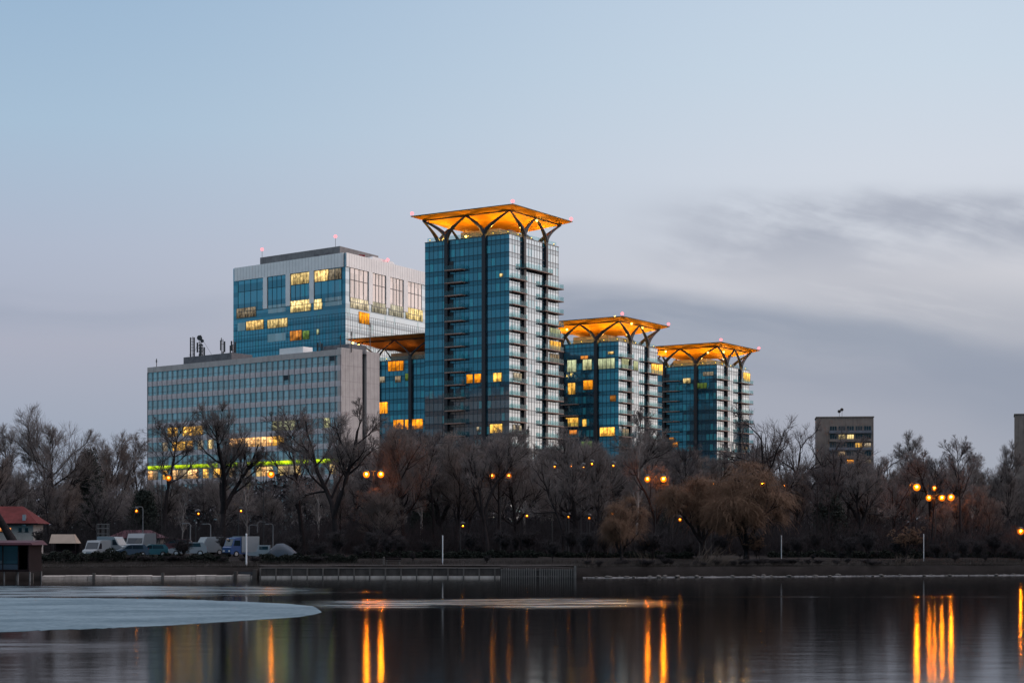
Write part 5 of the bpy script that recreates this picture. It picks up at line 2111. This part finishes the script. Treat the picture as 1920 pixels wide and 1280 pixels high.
TRK = [(0, .35), (1.0, .35), (1.0, 1.1), (.95, 1.25), (.86, 2.2), (.62, 2.3), (.60, .9), (0, .9)]
vehicle('parked_truck', 'small blue truck with a white cargo box behind the thick white pole', 'truck', 451, 224, R(222), 3.9, 1.75, TRK, [[(.66, 1.3), (.90, 1.3), (.85, 1.95), (.66, 1.95)]], 'car_blue', wr=.36, wind=((.95, 1.28), (.865, 2.1)), extra=truck_box)

# boat on land, and a covered boat
bx, bD = wx(490, 220), 220
b0 = thing('motor_boat', 'small white motor boat with a cabin window lying on the bank', 'boat', (bx, bD, gz(bx, bD)))
mb = MB()
zB = gz(bx, bD)
pf = [(-1.4, .45), (1.1, .35), (1.1, .9), (.2, 1.0), (-1.6, .75)]
mb.prism([(bx + a * 1.0, bD - .9, zB + b - .1) for a, b in pf], None, (0, 1.8, 0))
part('hull', mb, 'car_white', b0)
mb = MB()
mb.hexa([(bx - .5, bD - .7, zB + .82), (bx + 1.05, bD - .7, zB + .82), (bx + 1.05, bD + .7, zB + .82), (bx - .5, bD + .7, zB + .82)],
        [(bx - .3, bD - .6, zB + 1.55), (bx + 1.05, bD - .6, zB + 1.55), (bx + 1.05, bD + .6, zB + 1.55), (bx - .3, bD + .6, zB + 1.55)])
cb = part('cabin', mb, 'car_white', b0)
mb = MB()
mb.box(bx - .15, bx + .85, bD - .74, bD - .685, zB + 1.05, zB + 1.42)
part('cabin_window', mb, 'small_glass', cb)
bx, bD = wx(531, 219), 219
zB = gz(bx, bD)
b1 = thing('covered_boat', 'boat under a navy tarpaulin dome right of the white motor boat', 'boat', (bx, bD, zB))
mb = MB()
rows = []
for i in range(9):
    s_ = i / 8
    xx = bx - 1.6 + 3.3 * s_
    hh = 1.5 * math.sin(math.pi * (.08 + .84 * s_) ** .8) + .1
    row = []
    for j in range(9):
        w = math.pi * j / 8
        row.append(len(mb.v))
        mb.v.append((xx, bD - 1.0 * math.cos(w), zB + .25 + hh * math.sin(w) ** .7 + .03 * math.sin(i * 3 + j * 2)))
    rows.append(row)
for i in range(8):
    for j in range(8):
        mb.f.append((rows[i][j], rows[i + 1][j], rows[i + 1][j + 1], rows[i][j + 1]))
        mb.uv.append([(0, 0)] * 4)
for row, rv in ((rows[0], False), (rows[-1], True)):
    mb.f.append(tuple(row[::-1] if rv else row))
    mb.uv.append([(0, 0)] * 9)
part('tarpaulin', mb, 'tarp_navy', b1, smooth=True)
mb = MB()
mb.prism([(bx - 1.7, bD - .8, zB + .1), (bx + 1.75, bD - .8, zB + .1), (bx + 2.0, bD - .8, zB + .42), (bx - 1.6, bD - .8, zB + .42)], None, (0, 1.6, 0))
part('hull', mb, 'car_white', b1)

# ------------------------------------------------------------------ house, boathouse, shelter, bench
hD = 236
hx1 = wx(81, hD + 5)
hx0 = hx1 - 13
hz = gz(hx1, hD)
ze_ = wz(981, hD)
zr_ = wz(948, hD)
h = thing('house', 'cream house with a red hipped roof at the left edge', 'house', ((hx0 + hx1) / 2, hD + 2.5, hz))
mb = MB()
mb.box(hx0, hx1, hD, hD + 5, hz - .3, ze_)
part('wall', mb, 'house_wall', h)
mb = MB()
e = .75
A_, B_, C2, D_ = (hx0 - e, hD - e, ze_), (hx1 + e, hD - e, ze_), (hx1 + e, hD + 5 + e, ze_), (hx0 - e, hD + 5 + e, ze_)
r1_, r2_ = (hx0 + 4.2, hD + 2.5, zr_), (hx1 - 1.9, hD + 2.5, zr_)
for f_ in ((A_, B_, r2_, r1_), (C2, D_, r1_, r2_)):
    mb.quad(f_)
mb.quad((B_, C2, r2_))
mb.quad((D_, A_, r1_))
mb.quad([(p[0], p[1], ze_ - .02) for p in (D_, C2, B_, A_)])
ro = part('roof', mb, 'roof_red', h)
mb = MB()
mb.box(hx1 - 1.3, hx1 - .9, hD - .2, hD + .2, ze_ - .3, ze_ + 1.1)
part('chimney', mb, 'rim_metal', ro)
mb = MB()
mb.box(hx0 - e, hx1 + e, hD - e - .1, hD - e - .001, ze_ - .14, ze_ + .04)
part('gutter', mb, 'wood_dark', h)
emit_mat('lit_house', (1.0, 0.42, 0.14), 0.8, 0.5, (2.5, 1.0), 0.4)
for px, lt in ((3, 1), (10, 1), (17.5, 1), (38, 0), (50, 0)):
    xx = wx(px, hD)
    mb = MB()
    mb.box(xx - .2, xx + .2, hD - .04, hD - .002, wz(996, hD), wz(989, hD))
    w_ = part('window', mb, 'lit_house' if lt else 'small_glass', h, label='small window lit orange' if lt else None)
    mb = MB()
    mb.box(xx - .02, xx + .02, hD - .08, hD - .042, wz(996, hD), wz(989, hD))
    mb.box(xx - .26, xx + .26, hD - .1, hD - .042, wz(997, hD), wz(996, hD) - .002)
    part('frame', mb, 'wood_dark', w_)

pD = 183.5
px1 = wx(78, pD + 5)
pz0, pz1 = wz(1067, pD), wz(1021, pD)
pv = thing('boathouse', 'dark glazed boathouse on piles at the left edge of the water', 'boathouse', (px1 - 5, pD + 2, 0))
mb = MB()
mb.box(px1 - 12, px1 + .1, pD - .3, pD + 5, pz0 - .22, pz0)
part('deck', mb, 'wood_dark', pv)
mb = MB()
mb.hexa([(px1 - 12, pD - .6, pz1), (px1 + .5, pD - .6, pz1), (px1 + .5, pD + 5.4, pz1), (px1 - 12, pD + 5.4, pz1)],
        [(px1 - 12, pD - .5, pz1 + .22), (px1 + .35, pD - .5, pz1 + .22), (px1 + .1, pD + 5.2, pz1 + .45), (px1 - 12, pD + 5.2, pz1 + .45)])
part('roof', mb, 'roof_maroon', pv)
for px in (4, 10, 22, 34, 42):
    pass
xx = px1 - 11.5
i = 0
while xx < px1 - 1.2:
    mb = MB()
    mb.box(xx + .06, xx + 1.44, pD + .02, pD + .06, pz0 + .55, pz1 - .1)
    part('window', mb, 'small_glass', pv)
    mb = MB()
    mb.box(xx + .05, xx + 1.45, pD + .0, pD + .1, pz0 + .003, pz0 + .5)
    part('parapet_panel', mb, 'tarp_navy', pv)
    xx += 1.5
mb = MB()
xx = px1 - 11.5
while xx < px1:
    mb.box(xx - .05, xx + .05, pD - .03, pD + .12, pz0 + .002, pz1 - .002)
    xx += 1.5
mb.box(px1 - .12, px1, pD - .05, pD + 5, pz0 + .002, pz1 - .002)
mb.box(px1 - 12, px1 - .13, pD + 4.8, pD + 5, pz0 + .002, pz1 - .002)
part('wall', mb, 'wood_dark', pv)
for px in (8, 34, 56):
    xx = wx(px, pD)
    mb = MB()
    mb.tube([(xx, pD, -1.1), (xx, pD, pz0 - .225)], .07, 8)
    part('pile', mb, 'pole_grey', pv)
    mb = MB()
    mb.tube([(xx, pD + 4.5, -1.1), (xx, pD + 4.5, pz0 - .225)], .07, 8)
    part('pile', mb, 'pole_grey', pv)

sD = 214
sx0, sx1 = wx(92, sD), wx(143, sD)
sz = gz(sx0, sD)
sh = thing('shelter', 'small shelter with a cream canvas roof between boathouse and hedge', 'shelter', ((sx0 + sx1) / 2, sD + 1, sz))
mb = MB()
za0, za1 = wz(1018, sD), wz(1001, sD)
mb.hexa([(sx0, sD, za0), (sx1, sD, za0), (sx1, sD + 2.4, za0), (sx0, sD + 2.4, za0)],
        [(sx0 + .05, sD + .9, za1), (sx1 - .45, sD + .9, za1), (sx1 - .45, sD + 1.5, za1), (sx0 + .05, sD + 1.5, za1)])
part('canvas_roof', mb, 'cream_cloth', sh)
for xx in (sx0 + .1, sx1 - .1):
    for yy in (sD + .1, sD + 2.3):
        mb = MB()
        mb.tube([(xx, yy, sz - .1), (xx, yy, za0 - .002)], .05, 8)
        part('leg', mb, 'wood_dark', sh)
mb = MB()
mb.box(sx0 + .2, sx1 - .2, sD + 2.2, sD + 2.3, sz, za0 - .05)
part('back_screen', mb, 'wood_dark', sh)
mb = MB()
mb.box(sx0 + .2, sx1 - .2, sD + .12, sD + .2, sz, sz + .9)
part('counter', mb, 'wood_dark', sh)

# low maroon-roofed shed behind the cars
dD = 246
d0_, d1_ = wx(205, dD), wx(300, dD)
dz = gz(d0_, dD)
sd_ = thing('shed', 'low shed with a dark maroon roof behind the parked vans', 'shed', ((d0_ + d1_) / 2, dD + 2, dz))
mb = MB()
mb.box(d0_, d1_, dD, dD + 4, dz - .2, wz(1008, dD))
part('wall', mb, 'house_wall', sd_)
mb = MB()
zz0, zz1 = wz(1008, dD), wz(993, dD)
mb.hexa([(d0_ - .4, dD - .5, zz0), (d1_ + .4, dD - .5, zz0), (d1_ + .4, dD + 4.5, zz0), (d0_ - .4, dD + 4.5, zz0)],
        [(d0_ + 1.6, dD + 1.8, zz1), (d1_ - 1.6, dD + 1.8, zz1), (d1_ - 1.6, dD + 2.2, zz1), (d0_ + 1.6, dD + 2.2, zz1)])
part('roof', mb, 'roof_maroon', sd_)
mb = MB()
for k in range(4):
    xx = d0_ + 1.2 + k * (d1_ - d0_ - 2) / 4
    mb = MB()
    mb.box(xx, xx + .8, dD - .03, dD - .002, wz(1018, dD), wz(1011, dD))
    part('window', mb, 'small_glass', sd_)

# pale window frame structure (kiosk) behind the hedge
kD = 232
kx0, kx1 = wx(182, kD), wx(201, kD)
kz = gz(kx0, kD)
kk = thing('scaffold', 'slim pale scaffold frame standing behind the white vans', 'scaffold', ((kx0 + kx1) / 2, kD, kz))
mb = MB()
for xx in (kx0, (kx0 + kx1) / 2, kx1):
    for yy in (kD, kD + 1):
        mb.tube([(xx, yy, kz), (xx, yy, wz(981, kD))], .035, 6)
part('uprights', mb, 'pole_grey', kk)
for zz in (990, 1000, 982):
    for yy in (kD, kD + 1):
        mb = MB()
        mb.tube([(kx0, yy, wz(zz, kD)), (kx1, yy, wz(zz, kD))], .03, 6)
        part('crossbar', mb, 'pole_grey', kk)

bD = 205.2
bx0, bx1 = wx(722, bD), wx(752, bD)
bz_ = gz(bx0, bD) + .1
be = thing('park_bench', 'park bench on the promenade behind the quay wall', 'bench', ((bx0 + bx1) / 2, bD, bz_))
mb = MB()
for k in range(3):
    mb.box(bx0, bx1, bD - .25 + k * .17, bD - .11 + k * .17, bz_ + .42, bz_ + .46)
part('seat', mb, 'wood_dark', be)
mb = MB()
for k in range(2):
    mb.box(bx0, bx1, bD + .27, bD + .31, bz_ + .58 + k * .17, bz_ + .71 + k * .17)
part('backrest', mb, 'wood_dark', be)
for xx in (bx0 + .12, bx1 - .24):
    mb = MB()
    mb.box(xx, xx + .12, bD - .22, bD + .26, bz_, bz_ + .416)
    mb.box(xx, xx + .12, bD + .312, bD + .36, bz_, bz_ + .86)
    part('leg', mb, 'quay_light', be)
ppx = wx(719.5, 204.6)
st_ = thing('concrete_post', 'short pale concrete post at the left end of the park bench', 'post', (ppx, 204.6, gz(ppx, 204.6)))
mb = MB()
zz = gz(ppx, 204.6)
mb.hexa([(ppx - .12, 204.5, zz), (ppx + .12, 204.5, zz), (ppx + .12, 204.72, zz), (ppx - .12, 204.72, zz)],
        [(ppx - .09, 204.53, zz + .85), (ppx + .09, 204.53, zz + .85), (ppx + .09, 204.69, zz + .85), (ppx - .09, 204.69, zz + .85)])
part('shaft', mb, 'quay_light', st_)
mb = MB()
mb.sphere((ppx, 204.61, zz + .93), .10, 8, 6)
part('cap', mb, 'quay_light', st_)

# ------------------------------------------------------------------ render settings
vs = SC.view_settings
vs.view_transform = 'Standard'
vs.look = 'None'
vs.exposure = 0.0
vs.gamma = 1.0
vs.use_curve_mapping = False
SC.render.film_transparent = False
cy = SC.cycles
cy.use_denoising = True
cy.max_bounces = 6
cy.diffuse_bounces = 2
cy.glossy_bounces = 4
cy.transmission_bounces = 2
cy.transparent_max_bounces = 12
cy.sample_clamp_indirect = 6.0
cy.caustics_reflective = False
cy.caustics_refractive = False
